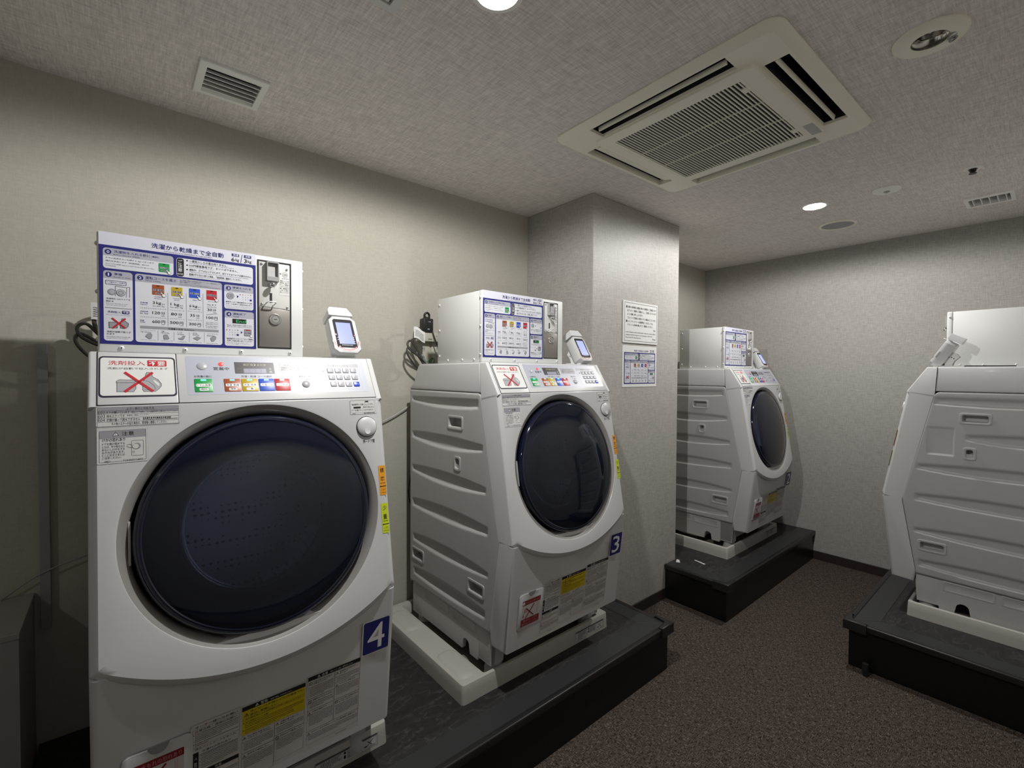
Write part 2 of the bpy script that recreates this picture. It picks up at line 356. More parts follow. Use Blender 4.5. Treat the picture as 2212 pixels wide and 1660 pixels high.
 ('T', 'min', 0.1143, 0.0897, 0.1205, 0.0919, 'k', 4, 0),
 ('T', '600', 0.0969, 0.0728, 0.112, 0.0795, 'k', 4, 2),
 ('T', '円', 0.1144, 0.0724, 0.1216, 0.0798, 'k', 4, 1),
 ('T', 'yen', 0.1149, 0.0687, 0.1206, 0.0712, 'k', 4, 0),
 ('T', '1 kg', 0.1324, 0.1161, 0.1496, 0.124, 'k', 4, 2),
 ('T', 'まで', 0.1512, 0.1171, 0.1572, 0.1204, 'k', 4, 0),
 ('T', 'less than 1kg', 0.1324, 0.1115, 0.1567, 0.1152, 'k', 4, 0),
 ('T', '80', 0.133, 0.094, 0.1451, 0.1003, 'k', 4, 2),
 ('T', '分', 0.1471, 0.0933, 0.1548, 0.1006, 'k', 4, 1),
 ('T', 'min', 0.1473, 0.0896, 0.1542, 0.0917, 'k', 4, 0),
 ('T', '500', 0.1309, 0.0732, 0.1481, 0.0798, 'k', 4, 2),
 ('T', '円', 0.1499, 0.0721, 0.1572, 0.0795, 'k', 4, 1),
 ('T', 'yen', 0.1505, 0.0687, 0.1568, 0.0708, 'k', 4, 0),
 ('T', '6', 0.17, 0.1174, 0.1741, 0.1238, 'k', 4, 2),
 ('T', 'kg', 0.1768, 0.1158, 0.1864, 0.1235, 'k', 4, 2),
 ('T', 'まで', 0.1875, 0.1173, 0.1935, 0.12, 'k', 4, 0),
 ('T', 'less than 6kg', 0.1702, 0.1112, 0.1922, 0.1142, 'k', 4, 0),
 ('T', '35', 0.1712, 0.0941, 0.1813, 0.1004, 'k', 4, 2),
 ('T', '分', 0.1834, 0.0934, 0.1908, 0.1005, 'k', 4, 1),
 ('T', 'min', 0.1838, 0.0896, 0.1904, 0.0916, 'k', 4, 0),
 ('T', '300', 0.1688, 0.0726, 0.184, 0.079, 'k', 4, 2),
 ('T', '円', 0.1862, 0.0717, 0.1934, 0.0791, 'k', 4, 1),
 ('T', 'yen', 0.1865, 0.0685, 0.1929, 0.0708, 'k', 4, 0),
 ('T', '3kg まで', 0.207, 0.1252, 0.2266, 0.129, 'k', 4, 1),
 ('T', 'less than 3kg', 0.2072, 0.1201, 0.2266, 0.123, 'k', 4, 0),
 ('T', '30', 0.2072, 0.1112, 0.2173, 0.1176, 'k', 4, 2),
 ('T', '分', 0.2188, 0.111, 0.2262, 0.1177, 'k', 4, 1),
 ('T', 'min', 0.2194, 0.1072, 0.2259, 0.1094, 'k', 4, 0),
 ('L',[(0.2051,0.1014),(0.2286,0.1059)],0.0007,'gd',4),
 ('T', '100', 0.2051, 0.0913, 0.2199, 0.0976, 'k', 4, 2),
 ('T', '円', 0.2218, 0.0903, 0.229, 0.0975, 'k', 4, 1),
 ('T', 'yen', 0.2225, 0.0872, 0.2289, 0.0895, 'k', 4, 0),
 ('T', 'ボタンを押すことで', 0.2039, 0.0812, 0.23, 0.0837, 'k', 4, 0),
 ('T', '時間を追加できます', 0.2038, 0.0772, 0.23, 0.0795, 'k', 4, 0),
 ('T', 'Press the button', 0.2038, 0.0721, 0.23, 0.0747, 'k', 4, 0),
 ('T', 'to add the time.', 0.2038, 0.0683, 0.2284, 0.0707, 'k', 4, 0),
 ('C',0.0766,0.1067,0.0006,0.0006,'k',4),
 ('C',0.0798,0.1068,0.0006,0.0006,'k',4),
 ('C',0.083,0.1068,0.0007,0.0007,'k',4),
 ('C',0.0863,0.1068,0.0006,0.0006,'k',4),
 ('C',0.0895,0.1068,0.0007,0.0007,'k',4),
 ('C',0.0928,0.1068,0.0006,0.0006,'k',4),
 ('C',0.0961,0.1069,0.0006,0.0006,'k',4),
 ('C',0.0993,0.1069,0.0007,0.0007,'k',4),
 ('C',0.1026,0.1069,0.0007,0.0007,'k',4),
 ('C',0.106,0.1069,0.0006,0.0006,'k',4),
 ('C',0.1093,0.1069,0.0006,0.0006,'k',4),
 ('C',0.1126,0.107,0.0007,0.0007,'k',4),
 ('C',0.116,0.107,0.0006,0.0006,'k',4),
 ('C',0.1193,0.107,0.0007,0.0007,'k',4),
 ('C',0.1227,0.107,0.0007,0.0007,'k',4),
 ('C',0.1323,0.1066,0.0006,0.0006,'k',4),
 ('C',0.1359,0.1066,0.0007,0.0007,'k',4),
 ('C',0.1396,0.1066,0.0007,0.0007,'k',4),
 ('C',0.1433,0.1066,0.0006,0.0006,'k',4),
 ('C',0.147,0.1066,0.0007,0.0007,'k',4),
 ('C',0.1507,0.1067,0.0007,0.0007,'k',4),
 ('C',0.1545,0.1067,0.0006,0.0006,'k',4),
 ('C',0.1582,0.1067,0.0007,0.0007,'k',4),
 ('C',0.1677,0.107,0.0007,0.0007,'k',4),
 ('C',0.1711,0.107,0.0006,0.0006,'k',4),
 ('C',0.1745,0.107,0.0006,0.0006,'k',4),
 ('C',0.1779,0.107,0.0006,0.0006,'k',4),
 ('C',0.1813,0.107,0.0006,0.0006,'k',4),
 ('C',0.1847,0.107,0.0006,0.0006,'k',4),
 ('C',0.1881,0.107,0.0007,0.0007,'k',4),
 ('C',0.1915,0.1071,0.0007,0.0007,'k',4),
 ('C',0.195,0.1071,0.0007,0.0007,'k',4),
 ('C',0.0764,0.0861,0.0006,0.0006,'k',4),
 ('C',0.0796,0.086,0.0006,0.0006,'k',4),
 ('C',0.0828,0.086,0.0007,0.0007,'k',4),
 ('C',0.0861,0.086,0.0006,0.0006,'k',4),
 ('C',0.0893,0.086,0.0007,0.0007,'k',4),
 ('C',0.0926,0.0859,0.0006,0.0006,'k',4),
 ('C',0.0959,0.0859,0.0006,0.0006,'k',4),
 ('C',0.0992,0.0859,0.0006,0.0006,'k',4),
 ('C',0.1025,0.0859,0.0006,0.0006,'k',4),
 ('C',0.1058,0.0859,0.0006,0.0006,'k',4),
 ('C',0.1091,0.0858,0.0006,0.0006,'k',4),
 ('C',0.1124,0.0858,0.0007,0.0007,'k',4),
 ('C',0.1158,0.0858,0.0006,0.0006,'k',4),
 ('C',0.1192,0.0858,0.0006,0.0006,'k',4),
 ('C',0.1225,0.0858,0.0007,0.0007,'k',4),
 ('C',0.1321,0.086,0.0006,0.0006,'k',4),
 ('C',0.1358,0.086,0.0006,0.0006,'k',4),
 ('C',0.1395,0.086,0.0006,0.0006,'k',4),
 ('C',0.1431,0.0859,0.0007,0.0007,'k',4),
 ('C',0.1469,0.0859,0.0006,0.0006,'k',4),
 ('C',0.1506,0.0859,0.0006,0.0006,'k',4),
 ('C',0.1543,0.0859,0.0006,0.0006,'k',4),
 ('C',0.1581,0.0858,0.0006,0.0006,'k',4),
 ('C',0.1676,0.0858,0.0006,0.0006,'k',4),
 ('C',0.1709,0.0858,0.0007,0.0007,'k',4),
 ('C',0.1743,0.0857,0.0007,0.0007,'k',4),
 ('C',0.1777,0.0857,0.0006,0.0006,'k',4),
 ('C',0.1811,0.0857,0.0006,0.0006,'k',4),
 ('C',0.1845,0.0857,0.0007,0.0007,'k',4),
 ('C',0.1879,0.0856,0.0007,0.0007,'k',4),
 ('C',0.1914,0.0856,0.0006,0.0006,'k',4),
 ('C',0.1948,0.0856,0.0007,0.0007,'k',4),
 ('R',0.0743,0.0584,0.2311,0.0647,'gm',3,0),
 ('T', '洗濯量の目安', 0.1268, 0.0586, 0.1567, 0.063, 'k', 4, 1),
 ('T', 'Reference', 0.1598, 0.0589, 0.1796, 0.0623, 'k', 4, 0),
 ('T', 'ワイシャツ･ブラウス', 0.0752, 0.0534, 0.1032, 0.0553, 'k', 4, 0),
 ('T', '1枚 約200g', 0.0752, 0.0488, 0.0947, 0.0515, 'k', 4, 0),
 ('T', 'T-shirt, Blouse Approx 200g', 0.0747, 0.0312, 0.1031, 0.0328, 'k', 4, 0),
 ('T', '下着', 0.1135, 0.0522, 0.1193, 0.0556, 'k', 4, 0),
 ('T', '1枚 約130g', 0.1135, 0.0486, 0.1292, 0.0516, 'k', 4, 0),
 ('T', 'Underwear Approx 130g', 0.113, 0.0306, 0.1359, 0.0326, 'k', 4, 0),
 ('T', 'くつ下', 0.1452, 0.0513, 0.1547, 0.0548, 'k', 4, 0),
 ('T', '1足 約50g', 0.1451, 0.047, 0.1582, 0.0505, 'k', 4, 0),
 ('T', 'Socks Approx 50g', 0.1446, 0.0293, 0.1637, 0.0315, 'k', 4, 0),
 ('T', 'タオル', 0.1759, 0.0514, 0.1858, 0.0549, 'k', 4, 0),
 ('T', '1枚 約70g', 0.1759, 0.047, 0.1891, 0.0506, 'k', 4, 0),
 ('T', 'Towel Approx 70g', 0.1753, 0.029, 0.1947, 0.0312, 'k', 4, 0),
 ('T', 'パジャマ(上下)', 0.2056, 0.0519, 0.2287, 0.0548, 'k', 4, 0),
 ('T', '約500g', 0.2056, 0.0469, 0.2217, 0.0504, 'k', 4, 0),
 ('T', 'Nightwear Approx 500g', 0.205, 0.0286, 0.2285, 0.0307, 'k', 4, 0),
 ('P',[(0.0831,0.0399),(0.088,0.0473),(0.0936,0.0481),(0.0968,0.0447),(0.0949,0.0357),(0.0907,0.0341)],'gd',4),
 ('P',[(0.084,0.0401),(0.0884,0.0466),(0.0933,0.0473),(0.0961,0.0443),(0.0945,0.0364),(0.0908,0.035)],'gm',5),
 ('P',[(0.1175,0.0441),(0.1201,0.0465),(0.1252,0.0466),(0.1291,0.0375),(0.1266,0.0351),(0.1185,0.0347)],'gd',4),
 ('P',[(0.1182,0.0437),(0.1204,0.0458),(0.1249,0.0459),(0.1284,0.0379),(0.1261,0.0358),(0.1191,0.0354)],'gm',5),
 ('P',[(0.1458,0.0388),(0.1534,0.0412),(0.1554,0.0454),(0.1614,0.045),(0.1565,0.0355),(0.1494,0.0356)],'gd',4),
 ('P',[(0.1468,0.039),(0.1534,0.0411),(0.1552,0.0448),(0.1605,0.0445),(0.1562,0.0361),(0.1499,0.0362)],'gm',5),
 ('P',[(0.1764,0.0405),(0.1851,0.0459),(0.1933,0.0421),(0.1858,0.035)],'gd',4),
 ('P',[(0.1774,0.0405),(0.1851,0.0453),(0.1924,0.0419),(0.1857,0.0357)],'gm',5),
 ('P',[(0.2127,0.0429),(0.2205,0.0489),(0.2256,0.0467),(0.2251,0.0406),(0.2204,0.0348),(0.2152,0.034)],'gd',4),
 ('P',[(0.2136,0.0427),(0.2204,0.048),(0.2249,0.046),(0.2245,0.0407),(0.2203,0.0355),(0.2158,0.0349)],'gm',5),
 ('L',[(0.1078,0.0548),(0.1076,0.031)],0.0006,'gm',4),
 ('L',[(0.1387,0.0545),(0.1385,0.0325)],0.0006,'gm',4),
 ('L',[(0.1694,0.0545),(0.1692,0.0303)],0.0006,'gm',4),
 ('L',[(0.2006,0.0565),(0.2004,0.0318)],0.0006,'gm',4),
 ('R',0.244,0.1213,0.3106,0.1832,'paper',2,0.005),
 ('H',0.244,0.1661,0.3106,0.1832,'lav',3,0.005),
 ('C',0.2535,0.1744,0.0055,0.0055,'navy',4),
 ('T', '3', 0.2514, 0.171, 0.256, 0.1774, 'w', 5, 2),
 ('T', '硬貨を入れる', 0.2627, 0.1745, 0.3051, 0.1799, 'navy', 4, 1),
 ('T', 'Deposit Coins', 0.2632, 0.1689, 0.2923, 0.1716, 'navy', 4, 0),
 ('C',0.2576,0.155,0.0087,0.0087,'gd',4),
 ('C',0.2576,0.155,0.0079,0.0079,'lav',5),
 ('T', '100', 0.2525, 0.1499, 0.2632, 0.1601, 'gd', 6, 0),
 ('P',[(0.2726,0.1582),(0.2768,0.155),(0.2725,0.1508)],'navy',4),
 ('C',0.28,0.1605,0.0012,0.0012,'red',4),
 ('T', '1', 0.2855, 0.1595, 0.287, 0.1619, 'gd', 4, 0),
 ('T', '2', 0.2915, 0.1596, 0.2931, 0.1621, 'gd', 4, 0),
 ('T', '3', 0.2976, 0.1597, 0.2991, 0.1622, 'gd', 4, 0),
 ('T', '-', 0.3037, 0.1599, 0.3052, 0.1623, 'gd', 4, 0),
 ('T', '4', 0.2854, 0.1531, 0.287, 0.1555, 'gd', 4, 0),
 ('T', '5', 0.2915, 0.1532, 0.293, 0.1557, 'gd', 4, 0),
 ('T', '6', 0.2975, 0.1533, 0.2991, 0.1558, 'gd', 4, 0),
 ('T', '0', 0.3036, 0.1534, 0.3052, 0.1559, 'gd', 4, 0),
 ('T', '7', 0.2854, 0.1467, 0.2869, 0.1492, 'gd', 4, 0),
 ('T', '8', 0.2914, 0.1468, 0.293, 0.1493, 'gd', 4, 0),
 ('T', '9', 0.2975, 0.1469, 0.299, 0.1494, 'gd', 4, 0),
 ('R',0.302,0.1458,0.3069,0.1501,'navy',4,0.0008),
 ('T', '硬貨を入れて暗証番号を入力後', 0.2474, 0.1377, 0.3073, 0.1413, 'k', 4, 1),
 ('T', 'スタートを押すと運転を始めます', 0.2476, 0.1324, 0.3071, 0.1358, 'k', 4, 1),
 ('T', 'Insert the coins and set 4-digit numbers for', 0.2479, 0.1282, 0.3075, 0.1296, 'k', 4, 0),
 ('T', 'security. Press "スタート" button to start.', 0.2478, 0.1241, 0.3045, 0.126, 'k', 4, 0),
 ('R',0.2446,0.0255,0.3114,0.1162,'paper',2,0.005),
 ('H',0.2446,0.0985,0.3114,0.1162,'lav',3,0.005),
 ('C',0.2539,0.1074,0.0055,0.0055,'navy',4),
 ('T', '4', 0.2513, 0.104, 0.2563, 0.1105, 'w', 5, 2),
 ('T', '運転終了', 0.2632, 0.1062, 0.2924, 0.112, 'navy', 4, 1),
 ('T', 'Finish', 0.2637, 0.1005, 0.2764, 0.1038, 'navy', 4, 0),
 ('R',0.2619,0.0846,0.2938,0.0962,'k',4,0),
 ('T', 'End', 0.2703, 0.0866, 0.2919, 0.094, 'led', 5, 0),
 ('T', '「End」表示が出れば終了です', 0.249, 0.0779, 0.3065, 0.081, 'k', 4, 1),
 ('T', '"End" sign will be displayed when finished.', 0.2494, 0.074, 0.3068, 0.0765, 'k', 4, 0),
 ('C',0.2492,0.0667,0.0012,0.0012,'red',4),
 ('T', '1', 0.2549, 0.0654, 0.2565, 0.0681, 'gd', 4, 0),
 ('T', '2', 0.2609, 0.0654, 0.2625, 0.0681, 'gd', 4, 0),
 ('T', '3', 0.2669, 0.0654, 0.2685, 0.068, 'gd', 4, 0),
 ('T', '-', 0.273, 0.0653, 0.2746, 0.068, 'gd', 4, 0),
 ('T', '4', 0.2549, 0.0592, 0.2564, 0.0619, 'gd', 4, 0),
 ('T', '5', 0.2608, 0.0592, 0.2624, 0.0619, 'gd', 4, 0),
 ('T', '6', 0.2669, 0.0591, 0.2685, 0.0618, 'gd', 4, 0),
 ('T', '0', 0.2729, 0.0591, 0.2746, 0.0618, 'gd', 4, 0),
 ('T', '7', 0.2548, 0.053, 0.2564, 0.0557, 'gd', 4, 0),
 ('T', '8', 0.2608, 0.053, 0.2624, 0.0557, 'gd', 4, 0),
 ('T', '9', 0.2668, 0.0529, 0.2684, 0.0556, 'gd', 4, 0),
 ('R',0.271,0.0524,0.2763,0.0567,'navy',4,0.0008),
 ('P',[(0.2809,0.0649),(0.285,0.0617),(0.2809,0.0581)],'navy',4),
 ('R',0.2885,0.0527,0.3054,0.0703,'gd',4,0.001),
 ('R',0.2894,0.0537,0.3045,0.0693,'gm',5,0.001),
 ('R',0.2922,0.0668,0.3027,0.0691,'red',6,0),
 ('T', 'ロック解除', 0.2903, 0.0593, 0.3036, 0.0624, 'k', 6, 1),
 ('C',0.3054,0.053,0.0034,0.0034,'k',7),
 ('C',0.3054,0.053,0.003,0.003,'w',8),
 ('T', '暗証番号を入力して「ロック解除」', 0.2491, 0.042, 0.3094, 0.0464, 'k', 4, 1),
 ('T', 'を押し衣類を取り出してください', 0.2494, 0.037, 0.3077, 0.0406, 'k', 4, 1),
 ('T', 'Enter the security number and', 0.2493, 0.0328, 0.2975, 0.0349, 'k', 4, 0),
 ('T', 'press "ロック解除" to open the door.', 0.2493, 0.0291, 0.3046, 0.0314, 'k', 4, 0),
]
DETERGENT = [
 ('R',0.0171,-0.1171,0.1505,-0.0131,'frame',0,0.008),
 ('R',0.0201,-0.1127,0.1474,-0.0167,'lbl',1,0.006),
 ('T', '洗剤投入', 0.0329, -0.036, 0.0952, -0.0243, 'red', 2, 1),
 ('R',0.0993,-0.0383,0.1341,-0.0219,'red',2,0.002),
 ('T', '不要', 0.1018, -0.0367, 0.1315, -0.0244, 'w', 3, 2),
 ('T', '洗剤が自動で投入されます', 0.0311, -0.0473, 0.1363, -0.0417, 'k', 2, 0),
 ('P',[(0.0505,-0.0733),(0.0759,-0.074),(0.0778,-0.0795),(0.0749,-0.0813),(0.0458,-0.081),(0.0458,-0.0774)],'gl',2),
 ('P',[(0.0467,-0.081),(0.0785,-0.0813),(0.0782,-0.0964),(0.0745,-0.1041),(0.0466,-0.1034)],'gl',2),
 ('L',[(0.0458,-0.0774),(0.0505,-0.0733),(0.0759,-0.074),(0.0778,-0.0795),(0.0749,-0.0813),(0.0458,-0.081),(0.0458,-0.0774)],0.0007,'k',3),
 ('L',[(0.0467,-0.081),(0.0466,-0.1034),(0.0745,-0.1041),(0.0782,-0.0964),(0.0785,-0.0813)],0.0007,'k',3),
 ('P',[(0.0976,-0.0543),(0.1026,-0.0542),(0.1071,-0.0592),(0.1073,-0.0655),(0.1172,-0.073),(0.1228,-0.0843),(0.1225,-0.0905),(0.118,-0.0978),(0.112,-0.1038),(0.0922,-0.1039),(0.0897,-0.0996),(0.0902,-0.079),(0.0956,-0.0692),(0.0949,-0.0618)],'gl',2),
 ('L',[(0.0976,-0.0543),(0.1026,-0.0542),(0.1071,-0.0592),(0.1073,-0.0655),(0.1172,-0.073),(0.1228,-0.0843),(0.1225,-0.0905),(0.118,-0.0978),(0.112,-0.1038),(0.0922,-0.1039),(0.0897,-0.0996),(0.0902,-0.079),(0.0956,-0.0692),(0.0949,-0.0618),(0.0976,-0.0543)],0.0007,'k',3),
 ('P',[(0.1079,-0.0748),(0.1112,-0.0752),(0.1186,-0.083),(0.1192,-0.0898),(0.1175,-0.0898),(0.1126,-0.0835)],'lbl',3),
 ('L',[(0.0929,-0.0754),(0.1003,-0.0779),(0.1099,-0.0891),(0.1122,-0.0977),(0.1088,-0.1001),(0.0931,-0.0991)],0.0005,'k',3),
 ('L',[(0.0606,-0.0555),(0.107,-0.1031)],0.0055,'red',5),
 ('L',[(0.1072,-0.0557),(0.0603,-0.1031)],0.0055,'red',5),
]
PANEL = [
 ('R',0.17,-0.1145,0.602,-0.0075,'panel',0,0.004),
 ('T', '営業中', 0.2247, -0.0469, 0.258, -0.0375, 'k', 2, 1),
 ('R',0.2698,-0.0562,0.3598,-0.0222,'k',1,0.001),
 ('T', '分', 0.3476, -0.0442, 0.3527, -0.0388, 'w', 2, 1),
 ('T', '円', 0.348, -0.054, 0.353, -0.0483, 'w', 2, 1),
 ('T', '残り', 0.2748, -0.0447, 0.2849, -0.0393, 'gd', 2, 0),
 ('T', '料金', 0.2749, -0.0531, 0.2855, -0.0489, 'gd', 2, 0),
 ('P',[(0.2896,-0.0264),(0.3099,-0.0264),(0.3125,-0.0297),(0.3097,-0.0331),(0.2897,-0.0328)],'olive',2),
 ('T', '洗濯', 0.2939, -0.0322, 0.3063, -0.0274, 'k', 3, 0),
 ('P',[(0.3219,-0.0266),(0.3393,-0.0265),(0.3418,-0.0298),(0.3387,-0.033),(0.3212,-0.0329)],'olive',2),
 ('T', '乾燥', 0.3244, -0.0319, 0.3366, -0.0274, 'k', 3, 0),
 ('L',[(0.3139,-0.0267),(0.3171,-0.0296),(0.3134,-0.033)],0.0009,'w',3),
 ('R',0.2888,-0.0547,0.3405,-0.0413,'lcd',2,0),
 ('T', '8', 0.2914, -0.0537, 0.299, -0.0422, 'lcd2', 3, 0),
 ('T', '8', 0.3042, -0.0536, 0.3119, -0.0421, 'lcd2', 3, 0),
 ('T', '8', 0.3172, -0.0535, 0.3249, -0.0419, 'lcd2', 3, 0),
 ('T', '8', 0.3303, -0.0534, 0.3381, -0.0417, 'lcd2', 3, 0),
 ('T', 'お洗濯の前に', 0.1847, -0.0676, 0.2197, -0.0617, 'k', 2, 1),
 ('T', '洗濯・乾燥 コース選択', 0.2816, -0.0674, 0.3513, -0.0615, 'k', 2, 0),
 ('P',[(0.371,-0.0235),(0.4515,-0.0235),(0.46,-0.0349),(0.4514,-0.0499),(0.3723,-0.0491)],'ga',1),
 ('T', 'セキュリティロック', 0.3849, -0.0327, 0.4414, -0.0274, 'k', 2, 1),
 ('T', '盗難防止のために4桁の暗証番号を', 0.377, -0.0397, 0.4514, -0.0354, 'k', 2, 1),
 ('T', '設定し、スタートを押してください。', 0.3762, -0.0457, 0.449, -0.0415, 'k', 2, 1),
 ('O',0.47,-0.1055,0.585,-0.022,'gm',1,0.001,0.0006),
 ('R',0.4703,-0.033,0.5845,-0.0222,'ga',1,0),
 ('T', '暗証番号を入力する', 0.498, -0.0319, 0.5564, -0.0256, 'k', 2, 1),
 ('R',0.4793,-0.0497,0.4861,-0.045,'k',2,0),
 ('O',0.4814,-0.0454,0.4851,-0.0402,'k',2,0,0.0007),
 ('T', '運転終了後', 0.4167, -0.0664, 0.4461, -0.0612, 'k', 2, 1),
 ('O',0.4137,-0.0995,0.4475,-0.0701,'ga',1,0.001,0.0006),
 ('T', 'ロック解除', 0.4218, -0.0764, 0.4416, -0.0715, 'k', 2, 0),
]
KEYS = [
 ('1',0.5031,-0.0452),
 ('2',0.5244,-0.045),
 ('3',0.5462,-0.0448),
 ('クリア',0.5684,-0.0445),
 ('4',0.5038,-0.0675),
 ('5',0.525,-0.0675),
 ('6',0.5466,-0.0675),
 ('0',0.5687,-0.0676),
 ('7',0.5046,-0.0895),
 ('8',0.5256,-0.0898),
 ('9',0.5471,-0.09),
 ('スタート',0.5691,-0.0903),
]
PBTN = [
 ((0.2021,-0.0359),),
]
ERRORS = [
 ('O',0.0135,-0.0415,0.1535,-0.0015,'gm',0,0.002,0.0004),
 ('R',0.0137,-0.0413,0.1533,-0.0017,'lblg',0,0.002),
 ('O',0.0156,-0.0433,0.1513,-0.0022,'gd',2,0.001,0.0004),
 ('R',0.0157,-0.0142,0.1514,-0.0026,'gm',1,0),
 ('T', 'エラー表示と対処方法', 0.0618, -0.0086, 0.1079, -0.0033, 'k', 2, 0),
 ('L',[(0.0158,-0.0088),(0.1519,-0.01)],0.0004,'gd',2),
 ('L',[(0.0158,-0.016),(0.1518,-0.0175)],0.0004,'gd',2),
 ('L',[(0.0158,-0.024),(0.1516,-0.0245)],0.0004,'gd',2),
 ('L',[(0.0157,-0.0323),(0.1514,-0.0335)],0.0004,'gd',2),
 ('T', 'E02', 0.0168, -0.0156, 0.0277, -0.01, 'gd', 2, 0),
 ('T', 'ドアが開いています', 0.0301, -0.0154, 0.0671, -0.0104, 'k', 2, 0),
 ('T', '確実にドアを閉め、コース選択を押して再スタートしてください。', 0.0699, -0.0152, 0.1507, -0.0119, 'k', 2, 0),
 ('T', 'E03', 0.0168, -0.0232, 0.0277, -0.0176, 'gd', 2, 0),
 ('T', '排水エラーです', 0.03, -0.023, 0.0589, -0.0176, 'k', 2, 0),
 ('T', '管理者に連絡してください。', 0.0623, -0.0213, 0.1, -0.0185, 'k', 2, 0),
 ('T', 'E04', 0.0167, -0.0308, 0.0276, -0.0252, 'gd', 2, 0),
 ('T', '衣類が偏って脱水できません', 0.03, -0.0317, 0.0842, -0.0252, 'k', 2, 0),
 ('D',0.0889,-0.029,0.1383,-0.0259,'k',2),
 ('D',0.0888,-0.0315,0.1499,-0.0298,'k',2),
 ('T', 'その他のエラーが出た場合は、管理者に連絡してください。', 0.0377, -0.0401, 0.131, -0.0337, 'k', 2, 0),
]
CAUTION = [
 ('O',0.0145,-0.1185,0.0958,-0.049,'gm',0,0.002,0.0004),
 ('R',0.0147,-0.1183,0.0956,-0.0492,'lblg',0,0.002),
 ('O',0.0182,-0.1148,0.0932,-0.0508,'gd',2,0.001,0.0005),
 ('R',0.0185,-0.0666,0.0936,-0.0511,'gm',1,0),
 ('P',[(0.0437,-0.0533),(0.0385,-0.0618),(0.0492,-0.062)],'k',2),
 ('P',[(0.0438,-0.0551),(0.0399,-0.0611),(0.0477,-0.0612)],'w',3),
 ('T', '!', 0.0432, -0.0606, 0.0444, -0.0563, 'k', 4, 1),
 ('T', '注意', 0.0535, -0.0624, 0.0733, -0.0536, 'k', 2, 1),
 ('T', 'けがの恐れあり', 0.023, -0.0733, 0.0589, -0.0661, 'k', 2, 1),
 ('T', 'ドアを開け閉めする', 0.0227, -0.0805, 0.0583, -0.0757, 'k', 2, 0),
 ('T', 'ときは、手や指をはさ', 0.0226, -0.0862, 0.0582, -0.0814, 'k', 2, 0),
 ('T', 'まないしけがをする', 0.0226, -0.092, 0.0581, -0.0871, 'k', 2, 0),
 ('T', 'おそれがあります。', 0.0226, -0.0977, 0.0581, -0.0928, 'k', 2, 0),
 ('T', 'とくにお子さまには', 0.0225, -0.1035, 0.058, -0.0985, 'k', 2, 0),
 ('T', 'ご注意ください。', 0.0225, -0.1086, 0.0526, -0.1042, 'k', 2, 0),
 ('O',0.0693,-0.1054,0.0887,-0.0738,'gd',2,0.002,0.0005),
 ('C',0.078,-0.0857,0.0065,0.0065,'gm',2),
 ('C',0.0762,-0.0862,0.0057,0.0057,'k',3),
 ('C',0.0761,-0.0862,0.0053,0.0053,'lblg',4),
 ('O',0.0713,-0.0994,0.0738,-0.096,'gd',3,0,0.0004),
 ('L',[(0.0616,-0.0824),(0.067,-0.0811),(0.0697,-0.0836)],0.0006,'k',3),
 ('L',[(0.0609,-0.0849),(0.0663,-0.0881),(0.0697,-0.0875)],0.0006,'k',3),
 ('T', '>PET<', 0.0255, -0.116, 0.0361, -0.112, 'gd', 2, 0),
 ('T', 'TCAUHA327QBRZ', 0.0552, -0.1163, 0.0876, -0.112, 'gd', 2, 0),
]
UNLOCK = [
 ('O',0.5392,-0.0438,0.615,-0.0048,'gm',0,0.002,0.0005),
 ('R',0.5394,-0.0436,0.6148,-0.005,'lblg',0,0.002),
 ('O',0.541,-0.0394,0.6111,-0.0048,'gd',2,0.001,0.0004),
 ('T', '暗証番号入力後、', 0.5446, -0.0187, 0.5795, -0.0136, 'k', 2, 0),
 ('O',0.5823,-0.0184,0.5925,-0.0068,'k',2,0.0006,0.0005),
 ('R',0.5837,-0.0103,0.5919,-0.0072,'k',2,0),
 ('T', 'を押し、', 0.5954, -0.0179, 0.6088, -0.0142, 'k', 2, 0),
 ('R',0.5491,-0.0272,0.5694,-0.0222,'k',2,0),
 ('T', '表示が消えると', 0.5764, -0.0266, 0.6087, -0.0219, 'k', 2, 0),
 ('T', 'ドアを開けることができます。', 0.5439, -0.0349, 0.6075, -0.0297, 'k', 2, 0),
 ('D',0.545,-0.0424,0.5542,-0.0404,'gd',2),
 ('D',0.578,-0.0431,0.6088,-0.0397,'gd',2),
]
PRESS = [
 ('T', '押ードア開', 0.5692, -0.1266, 0.603, -0.1158, 'k', 0, 1),
]
STD = [
 ('R',0.608,-0.2755,0.6275,-0.1935,'orange',0,0),
 ('T', '標', 0.612, -0.2135, 0.6235, -0.2, 'k', 1, 2),
 ('T', '準', 0.612, -0.2375, 0.6235, -0.224, 'k', 1, 2),
 ('T', 'standard', 0.6105, -0.244, 0.6255, -0.24, 'k', 1, 1),
 ('L',[(0.611,-0.2515),(0.627,-0.2515)],0.0022,'k',1),
 ('P',[(0.6085,-0.2515),(0.6125,-0.2485),(0.6125,-0.2545)],'k',1),
 ('T', 'ここまで', 0.6115, -0.2635, 0.6245, -0.2585, 'k', 1, 0),
 ('T', 'to this point', 0.6105, -0.2715, 0.626, -0.267, 'k', 1, 0),
]
